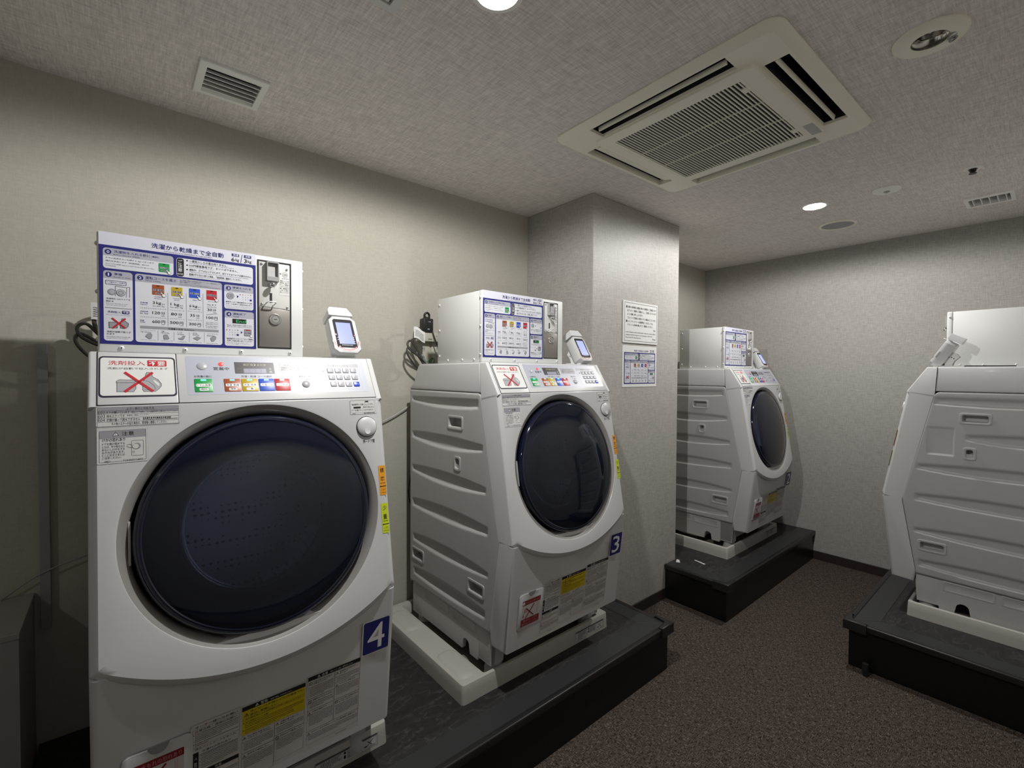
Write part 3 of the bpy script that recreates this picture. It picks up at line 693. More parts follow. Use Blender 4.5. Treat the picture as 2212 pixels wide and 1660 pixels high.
SMALL = [
 ('R',0.608,-0.3805,0.6275,-0.2985,'lime',0,0),
 ('T', '少', 0.612, -0.3185, 0.6235, -0.305, 'k', 1, 2),
 ('T', '量', 0.612, -0.3425, 0.6235, -0.329, 'k', 1, 2),
 ('T', 'small dose', 0.6105, -0.349, 0.6255, -0.345, 'k', 1, 1),
 ('L',[(0.611,-0.3565),(0.627,-0.3565)],0.0022,'k',1),
 ('P',[(0.6085,-0.3565),(0.6125,-0.3535),(0.6125,-0.3595)],'k',1),
 ('T', 'ここまで', 0.6115, -0.3685, 0.6245, -0.3635, 'k', 1, 0),
 ('T', 'to this point', 0.6105, -0.3765, 0.626, -0.372, 'k', 1, 0),
]
OWNER = [
 ('R',0.1625,-0.384,0.2565,-0.172,'lbl2',0,0.002),
 ('O',0.1625,-0.384,0.2565,-0.172,'rim',1,0.002,0.0008),
 ('T', 'オーナー様へのお願い', 0.17, -0.1815, 0.251, -0.1755, 'k', 3, 1),
 ('O',0.165,-0.249,0.2545,-0.1835,'gd',2,0,0.0005),
 ('T', '日常点検・清掃のお願い', 0.17, -0.191, 0.25, -0.1855, 'k', 3, 0),
 ('L',[(0.165,-0.1925),(0.2545,-0.1925)],0.0004,'gd',2),
 ('D',0.17,-0.1962,0.2525,-0.1945,'k',3),
 ('D',0.17,-0.2004,0.2525,-0.1987,'k',3),
 ('D',0.17,-0.2046,0.2525,-0.2029,'k',3),
 ('D',0.17,-0.2088,0.2525,-0.2071,'k',3),
 ('D',0.17,-0.213,0.2195,-0.2113,'k',3),
 ('D',0.17,-0.2187,0.2525,-0.217,'k',3),
 ('D',0.17,-0.2229,0.1948,-0.2212,'k',3),
 ('C',0.1675,-0.1957,0.0009,0.0009,'k',3),
 ('C',0.1675,-0.218,0.0009,0.0009,'k',3),
 ('L',[(0.165,-0.2265),(0.2545,-0.2265)],0.0004,'gd',2),
 ('T', '排水フィルターのお手入れ', 0.17, -0.2335, 0.248, -0.2285, 'k', 3, 0),
 ('R',0.1655,-0.285,0.1765,-0.239,'k',2,0),
 ('T', '警告', 0.1685, -0.278, 0.1735, -0.262, 'w', 3, 0),
 ('T', '水漏れの恐れあり', 0.183, -0.244, 0.238, -0.2385, 'k', 3, 1),
 ('P',[(0.168,-0.2565),(0.1752,-0.2565),(0.1716,-0.25)],'w',2),
 ('P',[(0.1694,-0.2557),(0.1737,-0.2557),(0.1716,-0.2516)],'k',3),
 ('L',[(0.1716,-0.2526),(0.1716,-0.2552)],0.0008,'w',4),
 ('D',0.181,-0.2487,0.2525,-0.247,'k',3),
 ('D',0.181,-0.2529,0.2525,-0.2512,'k',3),
 ('D',0.181,-0.2571,0.2525,-0.2554,'k',3),
 ('D',0.181,-0.2613,0.2525,-0.2596,'k',3),
 ('D',0.181,-0.2655,0.2525,-0.2638,'k',3),
 ('D',0.181,-0.2697,0.2525,-0.268,'k',3),
 ('D',0.181,-0.2739,0.2525,-0.2722,'k',3),
 ('D',0.181,-0.2781,0.2525,-0.2764,'k',3),
 ('D',0.181,-0.2823,0.2239,-0.2806,'k',3),
 ('C',0.1792,-0.248,0.0008,0.0008,'k',3),
 ('C',0.1792,-0.2564,0.0008,0.0008,'k',3),
 ('C',0.1792,-0.2648,0.0008,0.0008,'k',3),
 ('C',0.1792,-0.2732,0.0008,0.0008,'k',3),
 ('R',0.165,-0.2975,0.2545,-0.288,'k',2,0),
 ('T', '注意', 0.207, -0.2955, 0.22, -0.29, 'w', 3, 0),
 ('O',0.165,-0.33,0.2545,-0.2985,'gd',2,0,0.0005),
 ('P',[(0.1665,-0.309),(0.1742,-0.309),(0.1704,-0.302)],'k',2),
 ('P',[(0.168,-0.3082),(0.1727,-0.3082),(0.1704,-0.3037)],'lbl2',3),
 ('L',[(0.1704,-0.3048),(0.1704,-0.3076)],0.0008,'k',4),
 ('T', '水濡れの恐れあり', 0.177, -0.306, 0.2186, -0.3015, 'k', 3, 1),
 ('C',0.1675,-0.311,0.0009,0.0009,'k',3),
 ('D',0.1695,-0.3117,0.2525,-0.31,'k',3),
 ('D',0.1695,-0.3159,0.2525,-0.3142,'k',3),
 ('D',0.1695,-0.3201,0.2193,-0.3184,'k',3),
 ('O',0.165,-0.372,0.2545,-0.331,'gd',2,0,0.0005),
 ('P',[(0.1665,-0.3415),(0.1742,-0.3415),(0.1704,-0.3345)],'k',2),
 ('P',[(0.168,-0.3407),(0.1727,-0.3407),(0.1704,-0.3362)],'lbl2',3),
 ('L',[(0.1704,-0.3373),(0.1704,-0.3401)],0.0008,'k',4),
 ('T', '感電や火傷のおそれあり', 0.177, -0.3385, 0.2342, -0.334, 'k', 3, 1),
 ('C',0.1675,-0.3435,0.0009,0.0009,'k',3),
 ('D',0.1695,-0.3442,0.2525,-0.3425,'k',3),
 ('D',0.1695,-0.3484,0.2525,-0.3467,'k',3),
 ('D',0.1695,-0.3526,0.2525,-0.3509,'k',3),
 ('D',0.1695,-0.3568,0.2193,-0.3551,'k',3),
 ('D',0.205,-0.3777,0.229,-0.376,'k',3),
]
WARNING = [
 ('R',0.259,-0.368,0.4005,-0.1745,'lbl2',0,0.002),
 ('O',0.259,-0.368,0.4005,-0.1745,'rim',1,0.002,0.0008),
 ('R',0.26,-0.1865,0.3995,-0.1755,'k',1,0),
 ('T', '警告', 0.2985, -0.1845, 0.314, -0.1775, 'w', 3, 1),
 ('T', '火災や爆発、けがを防ぐために', 0.32, -0.1835, 0.368, -0.18, 'w', 3, 0),
 ('P',[(0.287,-0.1842),(0.2947,-0.1842),(0.2908,-0.1772)],'w',2),
 ('P',[(0.2885,-0.1834),(0.2932,-0.1834),(0.2908,-0.1789)],'k',3),
 ('L',[(0.2908,-0.18),(0.2908,-0.1828)],0.0008,'w',4),
 ('R',0.26,-0.248,0.3995,-0.1865,'yellow',1,0),
 ('P',[(0.264,-0.2015),(0.2739,-0.2015),(0.269,-0.1925)],'k',2),
 ('P',[(0.266,-0.2004),(0.2719,-0.2004),(0.269,-0.1948)],'yellow',3),
 ('L',[(0.269,-0.1961),(0.269,-0.1997)],0.0011,'k',4),
 ('T', '油の付いた衣類などは(洗濯後でも)', 0.277, -0.196, 0.396, -0.1895, 'k', 3, 1),
 ('T', '絶対に乾燥しない', 0.277, -0.2035, 0.334, -0.1975, 'k', 3, 1),
 ('O',0.263,-0.2115,0.397,-0.205,'gd',2,0,0.0005),
 ('T', '油や酸化熱による自然発火や引火の恐れがあります。', 0.267, -0.2105, 0.393, -0.2062, 'k', 3, 0),
 ('C',0.2635,-0.2168,0.0011,0.0011,'k',3),
 ('T', '油や溶剤の付いた衣類', 0.2665, -0.2187, 0.315, -0.2147, 'k', 3, 1),
 ('D',0.2665,-0.2222,0.396,-0.2205,'k',3),
 ('D',0.2665,-0.2264,0.396,-0.2247,'k',3),
 ('D',0.2665,-0.2306,0.3701,-0.2289,'k',3),
 ('C',0.2635,-0.2358,0.0011,0.0011,'k',3),
 ('D',0.2665,-0.2362,0.374,-0.2345,'k',3),
 ('D',0.2665,-0.2404,0.374,-0.2387,'k',3),
 ('D',0.2665,-0.2446,0.331,-0.2429,'k',3),
 ('O',0.2605,-0.295,0.3295,-0.249,'gd',2,0,0.0005),
 ('P',[(0.262,-0.2595),(0.2697,-0.2595),(0.2659,-0.2525)],'k',2),
 ('P',[(0.2635,-0.2587),(0.2682,-0.2587),(0.2659,-0.2542)],'lbl2',3),
 ('L',[(0.2659,-0.2553),(0.2659,-0.2581)],0.0008,'k',4),
 ('T', '引火物を本体の上に', 0.2725, -0.2565, 0.3193, -0.252, 'k', 3, 1),
 ('T', '入れたり、近づけない', 0.2725, -0.262, 0.3245, -0.2575, 'k', 3, 1),
 ('C',0.263,-0.267,0.0009,0.0009,'k',3),
 ('D',0.265,-0.2677,0.3275,-0.266,'k',3),
 ('D',0.265,-0.2719,0.3275,-0.2702,'k',3),
 ('D',0.265,-0.2761,0.3275,-0.2744,'k',3),
 ('D',0.265,-0.2803,0.3275,-0.2786,'k',3),
 ('D',0.265,-0.2845,0.3275,-0.2828,'k',3),
 ('D',0.265,-0.2887,0.3025,-0.287,'k',3),
 ('O',0.2605,-0.366,0.3295,-0.296,'gd',2,0,0.0005),
 ('P',[(0.262,-0.3065),(0.2697,-0.3065),(0.2659,-0.2995)],'k',2),
 ('P',[(0.2635,-0.3057),(0.2682,-0.3057),(0.2659,-0.3012)],'lbl2',3),
 ('L',[(0.2659,-0.3023),(0.2659,-0.3051)],0.0008,'k',4),
 ('T', '途中まで操作しない', 0.2725, -0.3035, 0.3193, -0.299, 'k', 3, 1),
 ('C',0.263,-0.3085,0.0009,0.0009,'k',3),
 ('D',0.265,-0.3092,0.3275,-0.3075,'k',3),
 ('D',0.265,-0.3134,0.3275,-0.3117,'k',3),
 ('D',0.265,-0.3176,0.3275,-0.3159,'k',3),
 ('D',0.265,-0.3218,0.3275,-0.3201,'k',3),
 ('D',0.265,-0.326,0.3275,-0.3243,'k',3),
 ('D',0.265,-0.3302,0.3275,-0.3285,'k',3),
 ('D',0.265,-0.3344,0.3025,-0.3327,'k',3),
 ('O',0.331,-0.286,0.399,-0.249,'gd',2,0,0.0005),
 ('P',[(0.3325,-0.2595),(0.3402,-0.2595),(0.3364,-0.2525)],'k',2),
 ('P',[(0.334,-0.2587),(0.3387,-0.2587),(0.3364,-0.2542)],'lbl2',3),
 ('L',[(0.3364,-0.2553),(0.3364,-0.2581)],0.0008,'k',4),
 ('T', '衣類の取り出しは', 0.343, -0.2565, 0.3846, -0.252, 'k', 3, 1),
 ('T', '停止してから', 0.343, -0.262, 0.3742, -0.2575, 'k', 3, 1),
 ('C',0.3335,-0.267,0.0009,0.0009,'k',3),
 ('D',0.3355,-0.2677,0.397,-0.266,'k',3),
 ('D',0.3355,-0.2719,0.397,-0.2702,'k',3),
 ('D',0.3355,-0.2761,0.397,-0.2744,'k',3),
 ('D',0.3355,-0.2803,0.3724,-0.2786,'k',3),
 ('O',0.331,-0.356,0.399,-0.287,'gd',2,0,0.0005),
 ('C',0.337,-0.2945,0.0042,0.0042,'k',2),
 ('C',0.337,-0.2945,0.003,0.003,'lbl2',3),
 ('L',[(0.3347,-0.2922),(0.3393,-0.2968)],0.001,'k',4),
 ('T', '子供だけで操作しない', 0.343, -0.2945, 0.395, -0.29, 'k', 3, 1),
 ('C',0.3335,-0.2995,0.0009,0.0009,'k',3),
 ('D',0.3355,-0.3002,0.397,-0.2985,'k',3),
 ('D',0.3355,-0.3044,0.397,-0.3027,'k',3),
 ('D',0.3355,-0.3086,0.397,-0.3069,'k',3),
 ('D',0.3355,-0.3128,0.397,-0.3111,'k',3),
 ('D',0.3355,-0.317,0.397,-0.3153,'k',3),
 ('D',0.3355,-0.3212,0.397,-0.3195,'k',3),
 ('D',0.3355,-0.3254,0.3724,-0.3237,'k',3),
]
NOTICE = [
 ('R',0.4045,-0.372,0.5415,-0.1655,'lbl2',0,0.002),
 ('O',0.4045,-0.372,0.5415,-0.1655,'rim',1,0.002,0.0008),
 ('R',0.4055,-0.1775,0.5405,-0.1665,'k',1,0),
 ('T', '注意', 0.439, -0.1755, 0.454, -0.1685, 'w', 3, 1),
 ('T', '発煙・けが・漏水・故障を防ぐために', 0.46, -0.1745, 0.52, -0.171, 'w', 3, 0),
 ('P',[(0.428,-0.1752),(0.4357,-0.1752),(0.4319,-0.1682)],'w',2),
 ('P',[(0.4295,-0.1744),(0.4342,-0.1744),(0.4319,-0.1699)],'k',3),
 ('L',[(0.4319,-0.171),(0.4319,-0.1738)],0.0008,'w',4),
 ('O',0.406,-0.227,0.472,-0.1785,'gd',2,0,0.0005),
 ('C',0.412,-0.186,0.0042,0.0042,'k',2),
 ('C',0.412,-0.186,0.003,0.003,'lbl2',3),
 ('L',[(0.4097,-0.1837),(0.4143,-0.1883)],0.001,'k',4),
 ('T', '大型の物や防水性の', 0.418, -0.186, 0.4648, -0.1815, 'k', 3, 1),
 ('T', '衣類を入れない', 0.418, -0.1915, 0.4544, -0.187, 'k', 3, 1),
 ('C',0.4085,-0.1965,0.0009,0.0009,'k',3),
 ('D',0.4105,-0.1972,0.47,-0.1955,'k',3),
 ('D',0.4105,-0.2014,0.47,-0.1997,'k',3),
 ('D',0.4105,-0.2056,0.47,-0.2039,'k',3),
 ('D',0.4105,-0.2098,0.47,-0.2081,'k',3),
 ('D',0.4105,-0.214,0.47,-0.2123,'k',3),
 ('D',0.4105,-0.2182,0.47,-0.2165,'k',3),
 ('D',0.4105,-0.2224,0.4462,-0.2207,'k',3),
 ('O',0.406,-0.26,0.472,-0.228,'gd',2,0,0.0005),
 ('C',0.412,-0.2355,0.0042,0.0042,'k',2),
 ('C',0.412,-0.2355,0.003,0.003,'lbl2',3),
 ('L',[(0.4097,-0.2332),(0.4143,-0.2378)],0.001,'k',4),
 ('T', '衣類をドアにはさまない', 0.418, -0.2355, 0.47, -0.231, 'k', 3, 1),
 ('C',0.4085,-0.2405,0.0009,0.0009,'k',3),
 ('D',0.4105,-0.2412,0.47,-0.2395,'k',3),
 ('D',0.4105,-0.2454,0.47,-0.2437,'k',3),
 ('D',0.4105,-0.2496,0.47,-0.2479,'k',3),
 ('D',0.4105,-0.2538,0.4462,-0.2521,'k',3),
 ('O',0.406,-0.317,0.472,-0.261,'gd',2,0,0.0005),
 ('P',[(0.4075,-0.2715),(0.4152,-0.2715),(0.4114,-0.2645)],'k',2),
 ('P',[(0.409,-0.2707),(0.4137,-0.2707),(0.4114,-0.2662)],'lbl2',3),
 ('L',[(0.4114,-0.2673),(0.4114,-0.2701)],0.0008,'k',4),
 ('T', '衣類を確認する', 0.418, -0.2685, 0.4544, -0.264, 'k', 3, 1),
 ('C',0.4085,-0.2735,0.0009,0.0009,'k',3),
 ('D',0.4105,-0.2742,0.47,-0.2725,'k',3),
 ('D',0.4105,-0.2784,0.47,-0.2767,'k',3),
 ('D',0.4105,-0.2826,0.47,-0.2809,'k',3),
 ('D',0.4105,-0.2868,0.47,-0.2851,'k',3),
 ('D',0.4105,-0.291,0.47,-0.2893,'k',3),
 ('D',0.4105,-0.2952,0.47,-0.2935,'k',3),
 ('D',0.4105,-0.2994,0.47,-0.2977,'k',3),
 ('D',0.4105,-0.3036,0.4462,-0.3019,'k',3),
 ('O',0.4735,-0.213,0.54,-0.1785,'gd',2,0,0.0005),
 ('P',[(0.475,-0.189),(0.4827,-0.189),(0.4788,-0.182)],'k',2),
 ('P',[(0.4765,-0.1882),(0.4812,-0.1882),(0.4788,-0.1837)],'lbl2',3),
 ('L',[(0.4788,-0.1848),(0.4788,-0.1876)],0.0008,'k',4),
 ('T', '乾燥後は衣類を早く', 0.4855, -0.186, 0.5323, -0.1815, 'k', 3, 1),
 ('T', '取り出す', 0.4855, -0.1915, 0.5063, -0.187, 'k', 3, 1),
 ('C',0.476,-0.1965,0.0009,0.0009,'k',3),
 ('D',0.478,-0.1972,0.538,-0.1955,'k',3),
 ('D',0.478,-0.2014,0.538,-0.1997,'k',3),
 ('D',0.478,-0.2056,0.538,-0.2039,'k',3),
 ('D',0.478,-0.2098,0.514,-0.2081,'k',3),
 ('O',0.4735,-0.26,0.54,-0.214,'gd',2,0,0.0005),
 ('P',[(0.475,-0.2245),(0.4827,-0.2245),(0.4788,-0.2175)],'k',2),
 ('P',[(0.4765,-0.2237),(0.4812,-0.2237),(0.4788,-0.2193)],'lbl2',3),
 ('L',[(0.4788,-0.2203),(0.4788,-0.2231)],0.0008,'k',4),
 ('T', 'やけどに注意する', 0.4855, -0.2215, 0.5271, -0.217, 'k', 3, 1),
 ('C',0.476,-0.2265,0.0009,0.0009,'k',3),
 ('D',0.478,-0.2272,0.538,-0.2255,'k',3),
 ('D',0.478,-0.2314,0.538,-0.2297,'k',3),
 ('D',0.478,-0.2356,0.538,-0.2339,'k',3),
 ('D',0.478,-0.2398,0.538,-0.2381,'k',3),
 ('D',0.478,-0.244,0.538,-0.2423,'k',3),
 ('D',0.478,-0.2482,0.514,-0.2465,'k',3),
 ('O',0.4735,-0.317,0.54,-0.261,'gd',2,0,0.0005),
 ('C',0.4795,-0.2685,0.0042,0.0042,'k',2),
 ('C',0.4795,-0.2685,0.003,0.003,'lbl2',3),
 ('L',[(0.4772,-0.2662),(0.4818,-0.2708)],0.001,'k',4),
 ('T', 'ドラム内に衣類以外の', 0.4855, -0.2685, 0.5375, -0.264, 'k', 3, 1),
 ('T', 'ものを入れない', 0.4855, -0.274, 0.5219, -0.2695, 'k', 3, 1),
 ('C',0.476,-0.279,0.0009,0.0009,'k',3),
 ('D',0.478,-0.2797,0.538,-0.278,'k',3),
 ('D',0.478,-0.2839,0.538,-0.2822,'k',3),
 ('D',0.478,-0.2881,0.538,-0.2864,'k',3),
 ('D',0.478,-0.2923,0.538,-0.2906,'k',3),
 ('D',0.478,-0.2965,0.538,-0.2948,'k',3),
 ('D',0.478,-0.3007,0.538,-0.299,'k',3),
 ('D',0.478,-0.3049,0.514,-0.3032,'k',3),
 ('O',0.406,-0.356,0.54,-0.318,'gd',2,0,0.0005),
 ('P',[(0.4075,-0.3285),(0.4152,-0.3285),(0.4114,-0.3215)],'k',2),
 ('P',[(0.409,-0.3277),(0.4137,-0.3277),(0.4114,-0.3232)],'lbl2',3),
 ('L',[(0.4114,-0.3243),(0.4114,-0.3271)],0.0008,'k',4),
 ('T', '水が入ったまま停止したときは管理者に連絡する', 0.418, -0.3255, 0.5324, -0.321, 'k', 3, 1),
 ('C',0.4085,-0.3305,0.0009,0.0009,'k',3),
 ('D',0.4105,-0.3312,0.538,-0.3295,'k',3),
 ('D',0.4105,-0.3354,0.538,-0.3337,'k',3),
 ('D',0.4105,-0.3396,0.538,-0.3379,'k',3),
 ('D',0.4105,-0.3438,0.487,-0.3421,'k',3),
 ('D',0.48,-0.3637,0.51,-0.362,'k',3),
]
FLAP = [
 ('R',0.062,-0.227,0.15,-0.209,'dred',1,0),
 ('C',0.068,-0.218,0.006,0.006,'w',2),
 ('T', '!', 0.0672, -0.2222, 0.0688, -0.214, 'dred', 3, 1),
 ('T', '水もれの恐れあり', 0.077, -0.224, 0.146, -0.2125, 'pink', 3, 0),
 ('R',0.062,-0.279,0.15,-0.227,'lbl2',1,0),
 ('L',[(0.082,-0.24),(0.118,-0.274)],0.0042,'dred',5),
 ('L',[(0.118,-0.231),(0.078,-0.279)],0.0042,'dred',5),
 ('R',0.074,-0.253,0.085,-0.239,'pink',3,0),
 ('O',0.074,-0.253,0.085,-0.239,'dred',4,0,0.0006),
 ('L',[(0.074,-0.247),(0.069,-0.26),(0.069,-0.268)],0.0014,'dred',4),
 ('P',[(0.0655,-0.266),(0.0725,-0.266),(0.069,-0.274)],'dred',4),
 ('L',[(0.134,-0.229),(0.134,-0.27),(0.08,-0.273)],0.0009,'pink',3),
 ('L',[(0.138,-0.229),(0.138,-0.27)],0.0009,'pink',3),
 ('R',0.06,-0.306,0.148,-0.279,'dred',1,0),
 ('T', '運転中は、ふたを', 0.069, -0.2905, 0.139, -0.2815, 'pink', 3, 0),
 ('T', '開けないでください', 0.065, -0.303, 0.143, -0.294, 'pink', 3, 0),
]
WALLNOTE = [
 ('O',0.012,0.012,0.3205,0.2195,'k',1,0,0.0016),
 ('T', '衣類の長時間の放置は他のお客様のご迷惑になり', 0.035, 0.1905, 0.313, 0.203, 'k', 1, 1),
 ('R',0.024,0.191,0.033,0.203,'k',1,0),
 ('T', 'ますので、時間をご確認の上、ご利用くださいます', 0.035, 0.171, 0.313, 0.1835, 'k', 1, 1),
 ('T', 'ようお願い申し上げます。', 0.035, 0.1515, 0.182, 0.164, 'k', 1, 1),
 ('T', 'フロントで衣類をお預かりする場合がございます。', 0.035, 0.132, 0.313, 0.1445, 'k', 1, 1),
 ('T', 'コインランドリーの故障等につきましては、', 0.035, 0.1125, 0.283, 0.125, 'k', 1, 1),
 ('R',0.024,0.113,0.033,0.125,'k',1,0),
 ('T', 'フロント(内線9番)までご連絡ください。', 0.035, 0.093, 0.283, 0.1055, 'k', 1, 1),
 ('T', '支配人', 0.285, 0.0755, 0.31, 0.085, 'k', 1, 0),
 ('T', 'In case of laundry machine trouble please contact the reception (dial 9).', 0.022, 0.054, 0.309, 0.0645, 'k', 1, 0),
 ('T', 'Leaving the laundry long time is very annoying to other users.', 0.022, 0.0395, 0.278, 0.0495, 'k', 1, 0),
 ('T', 'Please check the laundering time.', 0.022, 0.025, 0.165, 0.035, 'k', 1, 0),
 ('T', 'Manager', 0.277, 0.0235, 0.31, 0.0335, 'k', 1, 0),
]
TRAYLABEL = [
 ('R',0,0,0.15,0.045,'lblg',0,0),
 ('O',0,0,0.15,0.045,'gd',1,0,0.0008),
 ('R',0.001,0.0385,0.149,0.0445,'gd',1,0),
 ('T', 'Q', 0.003, 0.012, 0.0075, 0.0165, 'k', 2, 0),
 ('D',0.011,0.0335,0.06,0.0362,'k',2),
 ('D',0.011,0.0291,0.056,0.0318,'k',2),
 ('D',0.011,0.0247,0.052,0.0274,'k',2),
 ('D',0.011,0.0203,0.06,0.023,'k',2),
 ('D',0.011,0.0159,0.06,0.0186,'k',2),
 ('D',0.011,0.0115,0.04,0.0142,'k',2),
 ('D',0.011,0.0071,0.036,0.0098,'k',2),
 ('D',0.011,0.0027,0.032,0.0054,'k',2),
 ('D',0.074,0.0335,0.106,0.0365,'k',2),
 ('D',0.074,0.0291,0.106,0.0321,'k',2),
 ('D',0.074,0.0247,0.106,0.0277,'k',2),
 ('D',0.074,0.0203,0.106,0.0233,'k',2),
 ('D',0.074,0.0159,0.106,0.0189,'k',2),
 ('D',0.074,0.0115,0.106,0.0145,'k',2),
 ('D',0.074,0.0071,0.106,0.0101,'k',2),
 ('R',0.0655,0.028,0.0705,0.0365,'k',2,0),
 ('R',0.0655,0.012,0.0705,0.0235,'k',2,0),
 ('O',0.11,0.003,0.147,0.0375,'gm',2,0,0.0006),
 ('L',[(0.122,0.012),(0.138,0.032)],0.0016,'k',3),
 ('L',[(0.124,0.03),(0.136,0.014)],0.0016,'k',3),
 ('C',0.119,0.014,0.0035,0.0035,'gd',3),
 ('D',0.132,0.005,0.145,0.007,'k',3),
 ('D',0.132,0.009,0.145,0.011,'k',3),
]
# ------------------------------------------------------------------ object helpers
def tag(o, label=None, cat=None, group=None, kind=None):
    if label: o['label'] = label
    if cat: o['category'] = cat
    if group: o['group'] = group
    if kind: o['kind'] = kind
    return o
def thing(name, label, cat, loc=(0, 0, 0), rz=0.0, group=None):
    o = bpy.data.objects.new(name, None); COL.objects.link(o)
    o.location = loc; o.rotation_euler = (0, 0, rz); o.empty_display_size = 0.05
    return tag(o, label, cat, group)
def obj(name, bm, mats, parent=None, loc=(0, 0, 0), smooth=35.0, rot=None):
    me = bpy.data.meshes.new(name)
    bmesh.ops.remove_doubles(bm, verts=bm.verts, dist=1e-6)
    bmesh.ops.recalc_face_normals(bm, faces=bm.faces)
    if smooth:
        for f in bm.faces: f.smooth = True
        lim = math.radians(smooth)
        for e in bm.edges:
            if len(e.link_faces) == 2 and e.calc_face_angle(0.0) > lim: e.smooth = False
    bm.to_mesh(me); bm.free()
    for mm in (mats if isinstance(mats, (list, tuple)) else [mats]): me.materials.append(mm)
    o = bpy.data.objects.new(name, me); COL.objects.link(o); o.location = loc
    if rot: o.rotation_euler = rot
    if parent: o.parent = parent
    return o
def copy_tree(o, parent=None):
    c = o.copy(); COL.objects.link(c)
    if parent: c.parent = parent
    for ch in list(o.children): copy_tree(ch, c)
    return c
def BM(): return bmesh.new()
def bevel_edges(bm, edges, w, seg=3):
    if edges and w > 0: bmesh.ops.bevel(bm, geom=list(edges), offset=w, segments=seg, profile=0.5, affect='EDGES', clamp_overlap=True)
def box(bm, x0, x1, y0, y1, z0, z1, bev=0.0, seg=2, mi=0):
    t = bmesh.new()
    vs = [t.verts.new((x, y, z)) for z in (z0, z1) for x, y in ((x0, y0), (x1, y0), (x1, y1), (x0, y1))]
    for f in ((3, 2, 1, 0), (4, 5, 6, 7), (0, 1, 5, 4), (1, 2, 6, 5), (2, 3, 7, 6), (3, 0, 4, 7)): t.faces.new([vs[i] for i in f])
    bevel_edges(t, t.edges, bev, seg)
    join(bm, t, mi)
def join(bm, t, mi=None):
    t.verts.index_update()
    mp = {v.index: bm.verts.new(v.co) for v in t.verts}
    for f in t.faces:
        try:
            n = bm.faces.new([mp[v.index] for v in f.verts]); n.material_index = f.material_index if mi is None else mi
        except ValueError: pass
    t.free()
def prism(bm, prof, x0, x1, bev=0.0, seg=3, mi=0, skip=()):
    """profile of (fwd, z) extruded along x; y = -fwd; the rims at both x ends are rounded"""
    t = bmesh.new()
    a = [t.verts.new((x0, -f, z)) for f, z in prof]; b = [t.verts.new((x1, -f, z)) for f, z in prof]
    n = len(prof)
    fa = t.faces.new(a); fb = t.faces.new(b[::-1])
    for i in range(n): t.faces.new((a[i], b[i], b[(i + 1) % n], a[(i + 1) % n]))
    if bev:
        es = [t.edges.get((L[k], L[(k + 1) % n])) for L in (a, b) for k in range(n) if k not in skip]
        bevel_edges(t, es, bev, seg)
    join(bm, t, mi)
def extrude_poly(bm, pts, mp, d0, d1, bev=0.0, seg=2, mi=0):
    """polygon in (u, v) mapped by mp(u, v, depth), between two depths"""
    t = bmesh.new()
    a = [t.verts.new(mp(u, v, d0)) for u, v in pts]; b = [t.verts.new(mp(u, v, d1)) for u, v in pts]
    n = len(pts); t.faces.new(a); top = t.faces.new(b[::-1])
    for i in range(n): t.faces.new((a[i], b[i], b[(i + 1) % n], a[(i + 1) % n]))
    if bev: bevel_edges(t, top.edges, bev, seg)
    join(bm, t, mi)
def rrect(x0, y0, x1, y1, r, n=5):
    r = min(r, (x1 - x0) / 2, (y1 - y0) / 2)
    if r <= 0: return [(x0, y0), (x1, y0), (x1, y1), (x0, y1)]
    p = []
    for cx, cy, a in ((x1 - r, y1 - r, 0), (x0 + r, y1 - r, 90), (x0 + r, y0 + r, 180), (x1 - r, y0 + r, 270)):
        for k in range(n + 1):
            t = math.radians(a + 90 * k / n); p.append((cx + r * math.cos(t), cy + r * math.sin(t)))
    return p
def loft(bm, loops, closed=True, mi=0, cap0=False, cap1=False):
    L = [[bm.verts.new(p) for p in lp] for lp in loops]
    n = len(L[0])
    for a, b in zip(L, L[1:]):
        for i in range(n if closed else n - 1):
            j = (i + 1) % n
            try:
                f = bm.faces.new((a[i], a[j], b[j], b[i])); f.material_index = mi
            except ValueError: pass
    if cap0: f = bm.faces.new(L[0]); f.material_index = mi
    if cap1: f = bm.faces.new(L[-1]); f.material_index = mi
def lathe(bm, prof, mp, n=48, mi=0, cap0=False, cap1=False):
    """profile of (radius, height) turned about an axis; mp(u, v, h)"""
    loft(bm, [[mp(r * math.cos(2 * math.pi * k / n), r * math.sin(2 * math.pi * k / n), h) for k in range(n)] for r, h in prof], True, mi, cap0, cap1)
def ZUP(cx, cy, cz): return lambda u, v, h: (cx + u, cy + v, cz + h)
def tube(bm, pts, r, n=8, mi=0, res=6):
    P = [Vector(p) for p in pts]; Q = []
    for i in range(len(P) - 1):          # Catmull-Rom
        p0 = P[max(i - 1, 0)]; p1 = P[i]; p2 = P[i + 1]; p3 = P[min(i + 2, len(P) - 1)]
        for k in range(res):
            t = k / res
            Q.append(0.5 * ((2 * p1) + (p2 - p0) * t + (2 * p0 - 5 * p1 + 4 * p2 - p3) * t * t + (3 * p1 - p0 - 3 * p2 + p3) * t ** 3))
    Q.append(P[-1])
    loops = []; ref = None
    for i, q in enumerate(Q):
        d = (Q[min(i + 1, len(Q) - 1)] - Q[max(i - 1, 0)]).normalized()
        if ref is None: ref = d.orthogonal().normalized()
        ref = (ref - d * ref.dot(d))
        ref = ref.normalized() if ref.length > 1e-6 else d.orthogonal().normalized()
        s = d.cross(ref)
        loops.append([q + r * (math.cos(2 * math.pi * k / n) * ref + math.sin(2 * math.pi * k / n) * s) for k in range(n)])
    loft(bm, loops, True, mi, True, True)

